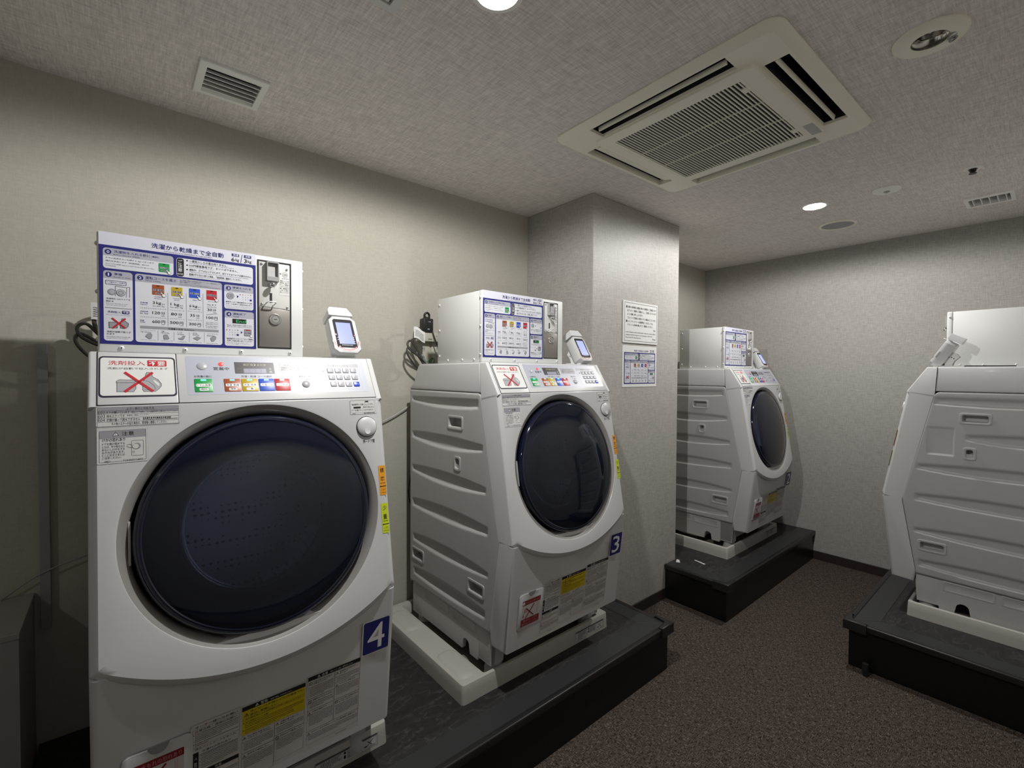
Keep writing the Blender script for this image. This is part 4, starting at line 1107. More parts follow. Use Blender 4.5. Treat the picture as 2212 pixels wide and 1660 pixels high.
# ------------------------------------------------------------------ printed matter: flat shapes and lettering
TXT = {}
def bake_text(arts):
    want = {}
    for a in arts:
        for it in a:
            if it[0] == 'T': want[(it[1], it[8])] = None
    obs = []
    for (t, b) in want:
        c = bpy.data.curves.new('lettering', 'FONT'); c.body = t; c.size = 1.0; c.resolution_u = 2 if len(t) < 12 else 1
        c.offset = (0.0, 0.004, 0.008)[b]; c.fill_mode = 'FRONT'
        o = bpy.data.objects.new('lettering', c); COL.objects.link(o); obs.append(((t, b), o, c))
    dg = bpy.context.evaluated_depsgraph_get(); dg.update()
    for key, o, c in obs:
        me = bpy.data.meshes.new_from_object(o.evaluated_get(dg))
        V = [(v.co.x, v.co.y) for v in me.vertices]; F = [tuple(p.vertices) for p in me.polygons]
        bpy.data.meshes.remove(me); TXT[key] = (V, F)
    for key, o, c in obs:
        bpy.data.objects.remove(o); bpy.data.curves.remove(c)
STEP = 0.00016
def art(name, items, mp, parent=None, o0=0.0006, loc=(0, 0, 0)):
    """one label = one mesh; every colour is a material of that mesh"""
    V = []; F = []; MI = []; mats = []
    def mi(col):
        mm = INKM[col]
        if mm not in mats: mats.append(mm)
        return mats.index(mm)
    def poly(pts, col, ly):
        b = len(V)
        V.extend(mp(u, v, o0 + STEP * ly) for u, v in pts); F.append(tuple(range(b, b + len(pts)))); MI.append(mi(col))
    def line(pts, wd, col, ly):
        for (x0, y0), (x1, y1) in zip(pts, pts[1:]):
            dx, dy = x1 - x0, y1 - y0; L = math.hypot(dx, dy)
            if L < 1e-9: continue
            dx, dy = dx / L, dy / L; e = wd * 0.25; nx, ny = -dy * wd / 2, dx * wd / 2
            poly([(x0 - dx * e + nx, y0 - dy * e + ny), (x0 - dx * e - nx, y0 - dy * e - ny), (x1 + dx * e - nx, y1 + dy * e - ny), (x1 + dx * e + nx, y1 + dy * e + ny)], col, ly)
    for it in items:
        k = it[0]
        if k == 'T':
            _, t, x0, y0, x1, y1, col, ly, b = it
            tv, tf = TXT[(t, b)]
            if not tv: continue
            ax = min(p[0] for p in tv); bx = max(p[0] for p in tv); ay = min(p[1] for p in tv); by = max(p[1] for p in tv)
            sx = (x1 - x0) / max(bx - ax, 1e-6); sy = (y1 - y0) / max(by - ay, 1e-6); q = len(V)
            V.extend(mp(x0 + (p[0] - ax) * sx, y0 + (p[1] - ay) * sy, o0 + STEP * ly) for p in tv)
            F.extend(tuple(q + i for i in f) for f in tf); MI.extend([mi(col)] * len(tf))
        elif k == 'R': poly(rrect(*it[1:5], it[7] if len(it) > 7 else 0), it[5], it[6])
        elif k == 'H':
            x0, y0, x1, y1 = it[1:5]; p = rrect(x0, y0 - 2 * it[7], x1, y1, it[7])
            p = [q for q in p if q[1] > y0]; poly(p + [(x0, y0), (x1, y0)], it[5], it[6])
        elif k == 'O':
            x0, y0, x1, y1, col, ly, r, wd = it[1:]; p = rrect(x0, y0, x1, y1, r); line(p + [p[0]], wd, col, ly)
        elif k == 'C':
            cx, cy, rx, ry, col, ly = it[1:]; n = 10 if rx < 0.0025 else 28
            poly([(cx + rx * math.cos(2 * math.pi * i / n), cy + ry * math.sin(2 * math.pi * i / n)) for i in range(n)], col, ly)
        elif k == 'P': poly(it[1], it[2], it[3])
        elif k == 'L': line(it[1], it[2], it[3], it[4])
        elif k == 'D':
            x0, y0, x1, y1, col, ly = it[1:]; h = y1 - y0; x = x0; rnd = random.Random(int(x0 * 1e5) + int(abs(y0) * 1e6))
            while x < x1:
                wd = h * rnd.uniform(0.55, 0.95); yy = y0 + h * rnd.uniform(0, 0.25)
                poly([(x, yy), (min(x + wd, x1), yy), (min(x + wd, x1), y1 - h * rnd.uniform(0, 0.2)), (x, y1)], col, ly); x += wd + h * rnd.uniform(0.25, 0.5)
    me = bpy.data.meshes.new(name); me.from_pydata([tuple(v) for v in V], [], F)
    for mm in mats: me.materials.append(mm)
    me.polygons.foreach_set('material_index', MI); me.update()
    o = bpy.data.objects.new(name, me); COL.objects.link(o); o.location = loc
    if parent: o.parent = parent
    return o
SHARED_ARTS = [SHEET, DETERGENT, PANEL, ERRORS, CAUTION, UNLOCK, PRESS, STD, SMALL, OWNER, WARNING, NOTICE, FLAP, WALLNOTE, TRAYLABEL]
bake_text(SHARED_ARTS + [[('T', s, 0, 0, 1, 1, 'k', 0, b) for s in ('ドラム洗浄', '(無料)', '洗濯･乾燥', '(標準)', '(少量)', '洗濯のみ', '追加乾燥', '1', '2', '3', '4', '5', '6', '7', '8', '9', '0') for b in (1,)] + [('T', s, 0, 0, 1, 1, 'k', 0, 0) for s in ('クリア', 'スタート', '100', '運転コースを', '選択後一枚ずつ', 'ゆっくり硬貨を', '入れてください', '硬貨が', 'つまった時に', '押してください')]])
# ------------------------------------------------------------------ the room shell
XB, YL, YR, XF = 3.9378, 2.020, -0.27, -2.6          # back wall, left wall, right wall, wall behind the camera
PX0, PX1, PY = 1.8293, 2.649, 1.529                  # the pillar between the machines
def struct(name, bm, m, smooth=None):
    o = obj(name, bm, m, smooth=smooth); o['kind'] = 'structure'; return o
b = BM(); box(b, XF - .1, XB + .1, YR - .1, YL + .1, -0.1, 0.0); struct('floor', b, CARPET)
HOLES = [(.211, .3575, 1.653, 1.803), (3.367, 3.496, .170, .320), (1.315, 2.075, .488, 1.248), (1.648, 1.712, .209, .273)]     # openings for two vents, the air conditioner and the emergency light
b = BM()
gx = sorted({XF - .1, XB + .1} | {h[i] for h in HOLES for i in (0, 1)}); gy = sorted({YR - .1, YL + .1} | {h[i] for h in HOLES for i in (2, 3)})
for x0, x1 in zip(gx, gx[1:]):
    for y0, y1 in zip(gy, gy[1:]):
        if any(h[0] <= x0 and x1 <= h[1] and h[2] <= y0 and y1 <= h[3] for h in HOLES): continue
        b.faces.new([b.verts.new((x, y, CEIL)) for x, y in ((x0, y0), (x0, y1), (x1, y1), (x1, y0))])
box(b, XF - .1, XB + .1, YR - .1, YL + .1, CEIL + .16, CEIL + .2)
struct('ceiling', b, CEIL_M)
b = BM(); box(b, XF - .1, XB + .1, YL, YL + .1, 0, CEIL); struct('wall_left', b, WALL_Y)
b = BM(); box(b, XB, XB + .1, YR - .1, YL, 0, CEIL); struct('wall_back', b, WALL_X)
b = BM(); box(b, XF - .1, XB, YR - .1, YR, 0, CEIL); struct('wall_right', b, WALL_YG)
b = BM(); box(b, XF - .1, XF, YR, YL, 0, CEIL); struct('wall_front', b, WALL_X)
b = BM(); box(b, PX0, PX1, PY, YL, 0, CEIL, 0.004, 2)
o = struct('wall_pillar', b, [WALL_X, WALL_YG])
for p in o.data.polygons:
    if abs(p.normal.y) > 0.7: p.material_index = 1
def board(name, x0, x1, y0, y1):
    b = BM(); box(b, x0, x1, y0, y1, 0.0, 0.063, 0.002, 1); struct(name, b, BOARD)
board('baseboard_back', XB - .007, XB, 0.615, 1.155)
board('baseboard_pillar', 1.927, 2.534, PY - .007, PY)
board('baseboard_right', XF, 2.6153, YR, YR + .007)

# ------------------------------------------------------------------ raised platforms
ZP = 0.2075
def platform(name_label, outline, inner, edges, corners, nosings):
    """outline = polygon (x, y) of the box; edges = edging strips; corners = rubber guards"""
    (xs, ys) = zip(*outline)
    cx, cy = sum(xs) / len(xs), sum(ys) / len(ys)
    t = thing('platform', name_label, 'platform', (cx, cy, 0), group='raised black platforms')
    off = (-cx, -cy, 0)
    b = BM(); extrude_poly(b, outline, lambda u, v, d: (u, v, d), 0.0, ZP - 0.004); obj('riser', b, BLACKG, t, off, None)
    b = BM(); extrude_poly(b, inner, lambda u, v, d: (u, v, d), ZP - 0.004, ZP - 0.0005); obj('slate_top', b, SLATE, t, off, None)
    for e in edges:
        b = BM(); extrude_poly(b, e, lambda u, v, d: (u, v, d), ZP - 0.012, ZP + 0.0012, 0.0015, 1)
        obj('edging_strip', b, TRIMD, t, off, 30)
    for (x0, x1, y0, y1) in nosings:
        b = BM(); box(b, x0, x1, y0, y1, ZP - 0.026, ZP + 0.0035, 0.005, 3); obj('nosing', b, BLACKR, t, off, 40)
    for (x, y, sx, sy) in corners:       # guard wraps the corner: legs run along -sx and -sy
        b = BM(); L = 0.078
        pts = [(x + sx * .012, y + sy * .012), (x - sx * L, y + sy * .012), (x - sx * L, y - sy * .012), (x - sx * .012, y - sy * .012), (x - sx * .012, y - sy * L), (x + sx * .012, y - sy * L)]
        extrude_poly(b, pts, lambda u, v, d: (u, v, d), ZP - 0.034, ZP + 0.011, 0.006, 3); obj('corner_guard', b, BLACKR, t, off, 40)
    return t
# platform under machines 4 and 3
a0, a1, f = -0.197, 1.9267, 1.147; ws = 0.100; no = 0.008
platform('long black platform with slate top carrying the two nearest machines, along the left wall',
  [(a0, f), (a1, f), (a1, PY), (PX0, PY), (PX0, YL), (a0, YL)],
  [(a0, f + ws), (a1 - ws, f + ws), (a1 - ws, PY), (PX0, PY), (PX0, YL), (a0, YL)],
  [[(a0, f - no), (a1 + no, f - no), (a1 - ws, f + ws), (a0, f + ws)], [(a1 + no, f - no + .0003), (a1 + no, PY), (a1 - ws, PY), (a1 - ws, f + ws + .0003)]],
  [(a1 + no, f - no, 1, -1)], [(a0, a1 + .006, f - .013, f + .012), (a1 - .012, a1 + .013, f - .006, PY)])
# platform under machine 2, wrapped round the pillar foot
a0, a1, f = 2.5339, XB, 1.155
platform('black platform at the back wall beyond the pillar, carrying machine 2',
  [(a0, f), (a1, f), (a1, YL), (PX1, YL), (PX1, PY), (a0, PY)],
  [(a0 + ws, f + ws), (a1, f + ws), (a1, YL), (PX1, YL), (PX1, PY), (a0 + ws, PY)],
  [[(a0 - no, f - no), (a1, f - no), (a1, f + ws), (a0 + ws, f + ws)], [(a0 - no, f - no + .0003), (a0 + ws, f + ws + .0003), (a0 + ws, PY), (a0 - no, PY)]],
  [(a0 - no, f - no, -1, -1)], [(a0 - .006, a1, f - .013, f + .012), (a0 - .013, a0 + .012, f - .006, PY)])
# platform under machine 1, on the other side of the aisle
a0, a1, f = 2.6153, XB, 0.615
platform('black platform on the right side of the aisle, carrying the machine that faces left',
  [(a0, YR), (a1, YR), (a1, f), (a0, f)], [(a0 + ws, YR), (a1, YR), (a1, f - ws), (a0 + ws, f - ws)],
  [[(a0 - no, f + no), (a0 + ws, f - ws), (a1, f - ws), (a1, f + no)], [(a0 - no, f + no - .0003), (a0 - no, YR), (a0 + ws, YR), (a0 + ws, f - ws - .0003)]],
  [(a0 - no, f + no, -1, 1)], [(a0 - .006, a1, f - .012, f + .013), (a0 - .013, a0 + .012, YR, f + .006)])
b = BM(); lathe(b, [(0.0125, 0), (0.0125, .052), (0.0115, .055)], ZUP(0, 0, 0), 24, cap0=True, cap1=True)
o = obj('bumper_peg', b, BLACKR, None, (2.575, 0.540, 0)); tag(o, 'short black round peg on the carpet in front of the right-hand platform', 'door stop')

# ------------------------------------------------------------------ drip trays
def tray(label, x0, x1, y0, y1, shl, shr, lab, yaw=0.0):
    """y0 = front. shl, shr = width of the raised shoulders at the sides (seen from the front)"""
    W, D, H = x1 - x0, y1 - y0, 0.0675
    cx, cy = (x0 + x1) / 2, (y0 + y1) / 2
    t = thing('drip_tray', label, 'drip tray', (cx, cy, ZP), yaw, 'washing machine drip trays')
    b = BM(); X0, X1, Y0, Y1 = -W / 2, W / 2, -D / 2, D / 2
    def rr(ins, z, r): return [(p[0], p[1], z) for p in rrect(X0 + ins, Y0 + ins, X1 - ins, Y1 - ins, r, 4)]
    def inn(ax0, ax1, ay, by, z, r): return [(p[0], p[1], z) for p in rrect(X0 + ax0, Y0 + ay, X1 - ax1, Y1 - by, r, 4)]
    loft(b, [rr(0, 0, .012), rr(.0015, H * .5, .012), rr(.003, H - .003, .012), rr(.004, H - .0008, .011), rr(.006, H, .010)], cap0=True)
    loft(b, [rr(.006, H, .010), inn(shl, shr, .016, .03, H, .012), inn(shl + .006, shr + .006, .020, .034, H - .008, .012), inn(shl + .012, shr + .012, .022, .038, .022, .012)])
    for s, wd in ((-1, shl), (1, shr)):          # low pads moulded on a wide shoulder
        if wd > .05:
            xa = X0 + .018 if s < 0 else X1 - wd + .004
            for yy in (Y0 + .03, Y0 + .43):
                loft(b, [[(p[0], p[1], H + dz) for p in rrect(xa + i, yy + i, xa + wd - .020 - i, yy + .19 - i, .03, 4)] for i, dz in ((0, 0.0), (.008, .006), (.016, .007))], cap1=True)
    obj('pan', b, TRAYM, t, smooth=40)
    b = BM(); box(b, X0 + shl + .013, X1 - shr - .013, Y0 + .023, Y1 - .039, .014, .0205); obj('pan_floor', b, TRAYF, t, smooth=None)
    if lab:
        lx = X1 - .033 - .184
        art('tray_label', TRAYLABEL, lambda u, v, o: (lx + u * 1.227, Y0 + .0012 - o, .010 + v * .84), t, 0.0006)
    return t
tray('ivory drip tray under the big machine 4 in front', -.035, .6308, 1.335, 2.015, .020, .040, True)
tray('ivory drip tray with wide left shoulder under machine 3', .8974, 1.6974, 1.3125, 2.0, .103, .055, True)
tray('ivory drip tray under machine 2 beyond the pillar', 2.892, 3.692, 1.315, 2.0, .020, .045, True)
tray('ivory drip tray under the machine facing left, beside the right wall', 2.895, 3.695, .4526 - .68, .4526, .045, .020, False, math.pi)
# ------------------------------------------------------------------ the washing machine, built once
WW = 0.635
def fp(x, s, o): return (x, -(.073 + .1713 * s) - .9852 * o, 1.289 - .9852 * s + .1713 * o)        # front panel plane
def cp(x, s, o): return (x, -.5327 * s - .8463 * o, 1.405 - .8463 * s + .5327 * o)                  # sloping control panel
def lp(x, s, o): return (x, -.165 + .1228 * s - .9924 * o, .76 - .9924 * s - .1228 * o)             # lower panel plane
FPm = lambda u, v, o: fp(u, -v, o)
CPm = lambda u, v, o: cp(u, -v, o)
LPm = lambda u, v, o: lp(u, -v, o)
HX, HS, HR = 0.321, 0.2865, 0.2795
def outline_pt(th, ins):
    """ray from the door centre to the outline of the front panel, inset by ins (top edge not inset)"""
    dx, ds = math.cos(th), math.sin(th); best = 9; side = ''
    if dx > 1e-9: k = (WW - ins - HX) / dx; best, side = (k, 'r') if k < best else (best, side)
    if dx < -1e-9: k = (ins - HX) / dx; best, side = (k, 'l') if k < best else (best, side)
    if ds < -1e-9:
        k = (0 - HS) / ds
        if k < best - 1e-6: best, side = k, 't'
    R = .57 - ins; cx, cs = WW / 2, .052; px, ps = HX - cx, HS - cs
    if ds > 0:
        bq = px * dx + ps * ds; k = -bq + math.sqrt(bq * bq - (px * px + ps * ps - R * R))
        if k < best: best, side = k, 'b'
    return HX + dx * best, HS + ds * best, side
def front_panel(parent):
    c = [math.atan2(0 - HS, 0 - HX), math.atan2(0 - HS, WW - HX), math.atan2(.5254 - HS, -HX), math.atan2(.5254 - HS, WW - HX)]
    ths = sorted([2 * math.pi * k / 168 - math.pi for k in range(168)] + c)
    b = BM()
    loops = [[fp(HX + r * math.cos(t), HS + r * math.sin(t), d) for t in ths] for r, d in ((HR - .002, -.004), (HR, -.0008), (HR + .004, 0.0))]
    for ins, d in ((.024, 0), (.0145, 0), (.0135, -.0007), (.0035, -.0070), (.0008, -.0100), (0, -.0135), (0, None)):
        lp_ = []
        for t in ths:
            x, s, side = outline_pt(t, ins)
            if side != 'b' and d is not None: d_ = d
            else: d_ = d
            if side == 't': dd = 0.0
            elif d is None:
                dd = -.045 if side == 'b' and .03 < x < WW - .03 else -(.1005 - .0188 * max(0, s) / .537)
            else: dd = d_
            lp_.append(fp(x, s, dd))
        loops.append(lp_)
    loft(b, loops)
    prism(b, [(-.0355, 1.405), (0, 1.405), (.073, 1.289), (.070, 1.283), (-.0275, 1.264), (-.029, 1.289)], 0, WW, .010, 3, skip=(2, 3, 4, 5))
    return obj('front_panel', b, WHITE, parent, OFF, 32)
OFF = (-WW / 2, -.2, -.2275)
GROOVES = [  # f0, f1, (top z at f0, f1), (bottom z at f0, f1), bulge up, bulge down ; left side
 (-.560, -.040, 1.262, 1.268, .000, .243 - .229, 1.237, 1.230),
 (-.558, -.012, 1.103, 1.099, .008, .022, 1.072, 1.072),
 (-.558, .008, .948, .944, .012, .020, .920, .918),
 (-.557, .020, .795, .800, .015, .012, .757, .766),
 (-.550, .022, .634, .634, .016, .014, .600, .612),
 (-.545, .004, .480, .486, .014, .012, .446, .452)]
def side_panel(parent, right):
    nu, nv = 170, 190
    def fe(z):
        f = -.029 + (1.289 - z) / .519 * .112 if z > .77 else .083 - (.77 - z) / .357 * .059
        r = .022
        if z > 1.289 - r: f -= r - math.sqrt(max(0, r * r - (z - (1.289 - r)) ** 2))
        return f
    gr = [list(g) for g in GROOVES]
    if right: gr[0][1] = -.022; gr[1][1] = -.132; gr[2][1] = .034; gr[3][1] = .040; gr[4][1] = .040; gr[5][1] = .022
    hd = HANDLES_R if right else HANDLES_L
    ss = lambda t: 0 if t <= 0 else 1 if t >= 1 else t * t * (3 - 2 * t)
    def depth(f, z):
        d = 0
        for f0, f1, ta, tb, bu, bd, ba, bb in gr:
            t = (f - f0) / (f1 - f0)
            if not -.05 < t < 1.05: continue
            q = 4 * max(0, t) * max(0, 1 - t)
            zt = ta + (tb - ta) * t + bu * q; zb = ba + (bb - ba) * t - bd * q
            if zb - .002 < z < zt + .002:
                k = min((zt - z) / .020, (z - zb) / .010, (f - f0) / .016, (f1 - f) / .022)
                d = max(d, .0110 * ss(k))
        if right:     # shallow square pad
            k = min((f + .100) / .006, (-.004 - f) / .006, (z - .993) / .006, (1.124 - z) / .006)
            d = max(d, .0030 * ss(k))
        for cx, cz, w, h in hd:
            if abs(f - cx) < w / 2 - .006 and abs(z - cz) < h / 2 - .006: return .038
            k = max(abs(f - cx) - w / 2, abs(z - cz) - h / 2)
            if k < .012: d *= ss(k / .012)
        return d
    b = BM(); rows = []
    x0 = WW if right else 0.0; sg = -1 if right else 1
    for j in range(nv + 1):
        row = []
        for i in range(nu + 1):
            v = j / nv; u = i / nu
            f_ = -.576 + (fe(.412 + (1.2885 - .412) * v) + .576) * u
            z = (.408 + .005 * u) + (1.2885 - .408 - .005 * u) * v
            e = min(u * .6, (1 - u) * .6, v * .88, (1 - v) * .88)
            rim = .003 * (1 - ss(e / .005))
            row.append((x0 + sg * (depth(f_, z) + rim - .0005), -f_, z))
        rows.append(row)
    loft(b, rows, closed=False)
    edge = rows[0] + [r[-1] for r in rows[1:]] + rows[-1][::-1][1:] + [r[0] for r in rows[::-1][1:-1]]
    loft(b, [edge, [(x0 + sg * .012, p[1], p[2]) for p in edge]])
    return obj('side_panel', b, STEELW, parent, OFF, 60)
HANDLES_L = [(-.199, 1.166, .104, .050), (-.184, 1.004, .041, .052), (-.501, .544, .104, .052), (-.057, .548, .104, .050)]
HANDLES_R = [(-.166, 1.170, .098, .044), (-.150, 1.011, .037, .049), (-.480, .552, .098, .046), (-.031, .554, .097, .046)]
def pocket(parent, right, cx, cz, w, h):
    x0 = WW if right else 0.0; sg = -1 if right else 1
    def R(i, d, r): return [(x0 + sg * d, -(cx + p[0]), cz + p[1]) for p in rrect(-w / 2 - i, -h / 2 - i, w / 2 + i, h / 2 + i, r, 4)]
    b = BM()
    small = w < .05
    loft(b, [R(.004, .002, .010), R(.003, -.0035, .010), R(-.001, -.0045, .009), R(-.006, -.003, .008), R(-.009, .006, .006), R(-.010, .030, .005)])
    obj('grip_rim', b, STEELW, parent, OFF, 50)
    b = BM()
    if small:
        box(b, *sorted((x0 + sg * .003, x0 + sg * .012)), -(cx + w / 2 - .008), -(cx - w / 2 + .008), cz - h / 2 + .008, cz - .002)
    loft(b, [R(-.010, .0295, .005), R(-.012, .0298, .004)], cap1=True)
    obj('grip_recess', b, GREYL, parent, OFF, 40)
def make_washer():
    t = thing('washing_machine', None, 'washing machine')
    front_panel(t)
    b = BM(); prism(b, [(-.490, 1.4045), (-.0370, 1.4045), (-.0310, 1.2905), (-.576, 1.2905), (-.576, 1.303), (-.533, 1.310), (-.512, 1.375), (-.503, 1.396)], 0, WW, .014, 3); obj('top_cover', b, WHITE, t, OFF, 32)
    b = BM(); prism(b, [(.1595, .762), (.117, .372), (.033, .367), (.025, .413), (.084, .768)], 0, WW, .012, 3, skip=(4, 3)); obj('lower_panel', b, WHITE, t, OFF, 32)
    b = BM(); box(b, .004, WW - .004, .570, .576, .40, 1.30); obj('back_panel', b, STEELW, t, OFF, None)
    for right in (False, True):
        side_panel(t, right)
        for h in (HANDLES_R if right else HANDLES_L): pocket(t, right, *h)
    # base with legs
    b = BM()
    notch = [(-.139 + .022 * math.cos(a), .297 + .020 * math.sin(a)) for a in [math.pi * k / 10 for k in range(11)]]
    prof = [(.024, .412), (.026, .366), (.020, .282), (-.058, .282), (-.060, .268), (-.112, .268)] + notch + [(-.166, .268), (-.479, .268), (-.483, .262), (-.566, .262), (-.568, .412)]
    prism(b, prof, .012, .030); prism(b, prof, WW - .030, WW - .012)
    box(b, .03, WW - .03, -.010, .010, .300, .412); box(b, .03, WW - .03, .55, .566, .29, .412)
    for x0, x1 in ((.012, .075), (WW - .075, WW - .012)):
        prism(b, [(.024, .412), (.026, .366), (.020, .282), (-.058, .282), (-.058, .412)], x0, x1, .004, 2)
        box(b, x0, x1, .483, .566, .262, .412, .004, 2)
    obj('base', b, BASEW, t, OFF, 32)
    for right in (0, 1):
        sg, x0 = (1, .012) if not right else (-1, WW - .012)
        for f0, f1 in ((-.073, -.240), (-.262, -.455)):
            b = BM()
            R = lambda i, d: [(x0 + sg * d, -p[0], p[1]) for p in rrect(f1 - i, .360 - i, f0 + i, .402 + i, .006, 3)]
            loft(b, [R(.003, -.0002), R(.001, -.0022), R(-.003, -.0022), R(-.005, -.0004)], cap1=True)
            obj('vent_panel', b, BASEW, t, OFF, 40)
    for x in (.055, WW - .055):
        for f in (-.016, -.520):
            b = BM(); lathe(b, [(.030, .2277), (.036, .2277), (.036, .252), (.033, .256), (.033, .285)], ZUP(x, -f, 0), 28, cap0=True, cap1=True); obj('foot', b, BASEW, t, OFF, 40)
    # drain hose coiled under the machine
    b = BM(); tube(b, [(.10, .50, .33), (.085, .42, .262), (.08, .32, .246), (.09, .22, .258), (.16, .13, .33)], .013, 10); obj('drain_hose', b, GREYL, t, OFF, 60)
    # door ring and door
    def AX(u, v, h): return fp(HX + u, HS - v, h)
    b = BM(); lathe(b, [(HR + .0005, -.0012), (HR - .003, -.0035), (HR - .009, -.0065), (.264, -.012), (.260, -.020), (.2585, -.042)], AX, 120); obj('door_ring', b, RINGM, t, OFF, 60)
    d = thing('door', None, None); del_props(d); d.parent = t; d.location = OFF
    ctr = Vector(fp(HX, HS, 0)); rel = lambda u, v, h: tuple(Vector(AX(u, v, h)) - ctr); d.location = Vector(OFF) + ctr
    b = BM(); lathe(b, [(.0, .0300), (.04, .0296), (.08, .0282), (.12, .0256), (.16, .0212), (.19, .0164), (.215, .0108), (.232, .0056), (.238, .0034)], rel, 120); obj('door_glass', b, GLASS, d, smooth=60)
    b = BM(); lathe(b, [(.2375, .0033), (.2405, .0048), (.2435, .0034), (.2465, .0036), (.2500, .0008), (.2525, -.005), (.2535, -.012), (.2520, -.030), (.235, -.034), (.235, -.004), (.2375, .0033)], rel, 120); obj('door_rim', b, NAVYP, d, smooth=40)
    b = BM(); lathe(b, [(.236, -.030), (.200, -.036), (.172, -.050), (.168, -.075), (.168, -.095)], rel, 96); obj('door_liner', b, NAVYD, d, smooth=60)
    b = BM(); lathe(b, [(.0, -.128), (.06, -.126), (.11, -.118), (.150, -.100), (.168, -.078), (.176, -.052)], rel, 96); obj('door_bowl', b, CLEAR, d, smooth=60)
    b = BM(); lathe(b, [(.205, -.07), (.205, -.10), (.170, -.115), (.178, -.145), (.235, -.150)], AX, 72); obj('gasket', b, GREYM, t, OFF, 60)
    b = BM(); lathe(b, [(.172, -.148), (.225, -.155), (.235, -.175), (.235, -.44), (.05, -.46), (.0, -.455)], AX, 72); obj('drum', b, DRUM, t, OFF, 60)
    for k in range(3):
        a0 = 2 * math.pi * k / 3 + 2.0; b = BM()
        loft(b, [[AX(r * math.cos(a0 + w_), r * math.sin(a0 + w_), h) for w_, r in ((-.28, .236), (-.12, .195), (.12, .195), (.28, .236))] for h in (-.19, -.42)], closed=False); obj('drum_paddle', b, GREYL, t, OFF, 40)
    b = BM(); extrude_poly(b, rrect(-.2600, -.045, -.2552, .045, .002, 3), AX, -.030, -.012, .001); obj('hinge', b, GREYL, t, OFF, 40)
    # door button
    b = BM(); lathe(b, [(.0295, .0002), (.0295, .0012), (.0282, .0015), (.0279, -.004)], lambda u, v, h: fp(.5825 + u, .0800 - v, h), 48); obj('button_surround', b, GAPM, t, OFF, 50)
    b = BM(); lathe(b, [(.0275, -.004), (.0275, .0045), (.0262, .0062), (.010, .0070), (.0, .0070)], lambda u, v, h: fp(.5825 + u, .0800 - v, h), 48); obj('door_button', b, WHITE, t, OFF, 50)
    b = BM(); lathe(b, [(.0080, .0068), (.0078, .0076), (.004, .0072), (.0, .0070)], lambda u, v, h: fp(.5825 + u, .0935 - v, h), 24); obj('finger_dimple', b, WHITE2, t, OFF, 50)
    # detergent drawer and control panel: two plates on the slope
    b = BM(); extrude_poly(b, rrect(.0158, -.1340, .1520, -.0020, .002, 2), CPm, -.002, .0022, .0012); dr = obj('detergent_drawer', b, WHITE, t, OFF, 40)
    b = BM(); extrude_poly(b, rrect(.0140, -.1352, .1540, -.0010, .0, 1), CPm, -.002, .0006); obj('drawer_gap', b, GAPM, t, OFF, None)
    art('drawer_label', DETERGENT, CPm, dr, .0024)
    b = BM(); extrude_poly(b, rrect(.1535, -.1335, .6170, -.0020, .002, 2), CPm, -.002, .0018, .0010); pn = obj('control_panel', b, WHITE, t, OFF, 40)
    b = BM(); extrude_poly(b, [(.155, -.1348), (.6182, -.1348), (.6182, -.0010), (.155, -.0010)], CPm, -.002, .0004); obj('panel_gap', b, GAPM, t, OFF, None)
    art('panel_overlay', PANEL, CPm, pn, .0020)
    for x0, x1, col, tx, sub in ((.1842, .2203, 'green', 'ドラム洗浄', '(無料)'), (.2436, .2790, 'brown', '洗濯･乾燥', '(標準)'), (.2808, .3168, 'mustard', '洗濯･乾燥', '(少量)'), (.3188, .3550, 'blue', '洗濯のみ', None), (.3556, .3915, 'red', '追加乾燥', None)):
        b = BM(); extrude_poly(b, rrect(x0, -.1074, x1, -.0715, .0018, 3), CPm, .001, .0030, .0006); o = obj('course_button', b, INKM[col], pn, smooth=40)
        b = BM(); extrude_poly(b, rrect(x0 + .0125, -.0775, x1 - .0125, -.0733, .0010, 2), CPm, .002, .0034); obj('indicator', b, LEDC, pn, smooth=40)
        it = [('R', x0 + .003, -.0935, x1 - .003, -.0855, 'w', 0, .0025), ('T', tx, x0 + .0045, -.0925, x1 - .0045, -.0865, 'k', 1, 1)]
        if sub: it += [('R', x0 + .009, -.1045, x1 - .009, -.0975, 'w', 0, .002), ('T', sub, x0 + .0105, -.1038, x1 - .0105, -.0982, 'k', 1, 1)]
        art('button_legend', it, CPm, pn, .0032)
    for (tx, x, y) in KEYS:
        col = KEYB if tx == 'スタート' else KEYM
        b = BM(); extrude_poly(b, rrect(x - .0085, y - .0075, x + .0085, y + .0075, .002, 3), CPm, .001, .0040, .0010); obj('key', b, col, pn, smooth=40)
        hw = .0015 if tx == '1' else .0028 if len(tx) == 1 else .0072
        art('key_legend', [('T', tx, x - hw, y - (.0040 if len(tx) == 1 else .0022), x + hw, y + (.0040 if len(tx) == 1 else .0022), 'w' if col is KEYB else 'k', 0, 1 if len(tx) == 1 else 0)], CPm, pn, .0042)
    b = BM(); lathe(b, [(.0105, .0015), (.0105, .0026), (.009, .0036), (.0, .0040)], lambda u, v, h: cp(.2021 + u, .0359 - v, h), 32); obj('power_button', b, KEYM, pn, smooth=50)
    b = BM(); lathe(b, [(.0056, .0015), (.0056, .0028), (.004, .0036), (.0, .0040)], lambda u, v, h: cp(.2416 + u, .0292 - v, h), 24); obj('indicator', b, LEDR, pn, smooth=50)
    b = BM(); lathe(b, [(.0100, .0015), (.0100, .0035), (.0088, .0045), (.0, .0048)], lambda u, v, h: cp(.4316 + u, .0886 - v, h), 32); obj('unlock_button', b, KEYM, pn, smooth=50)
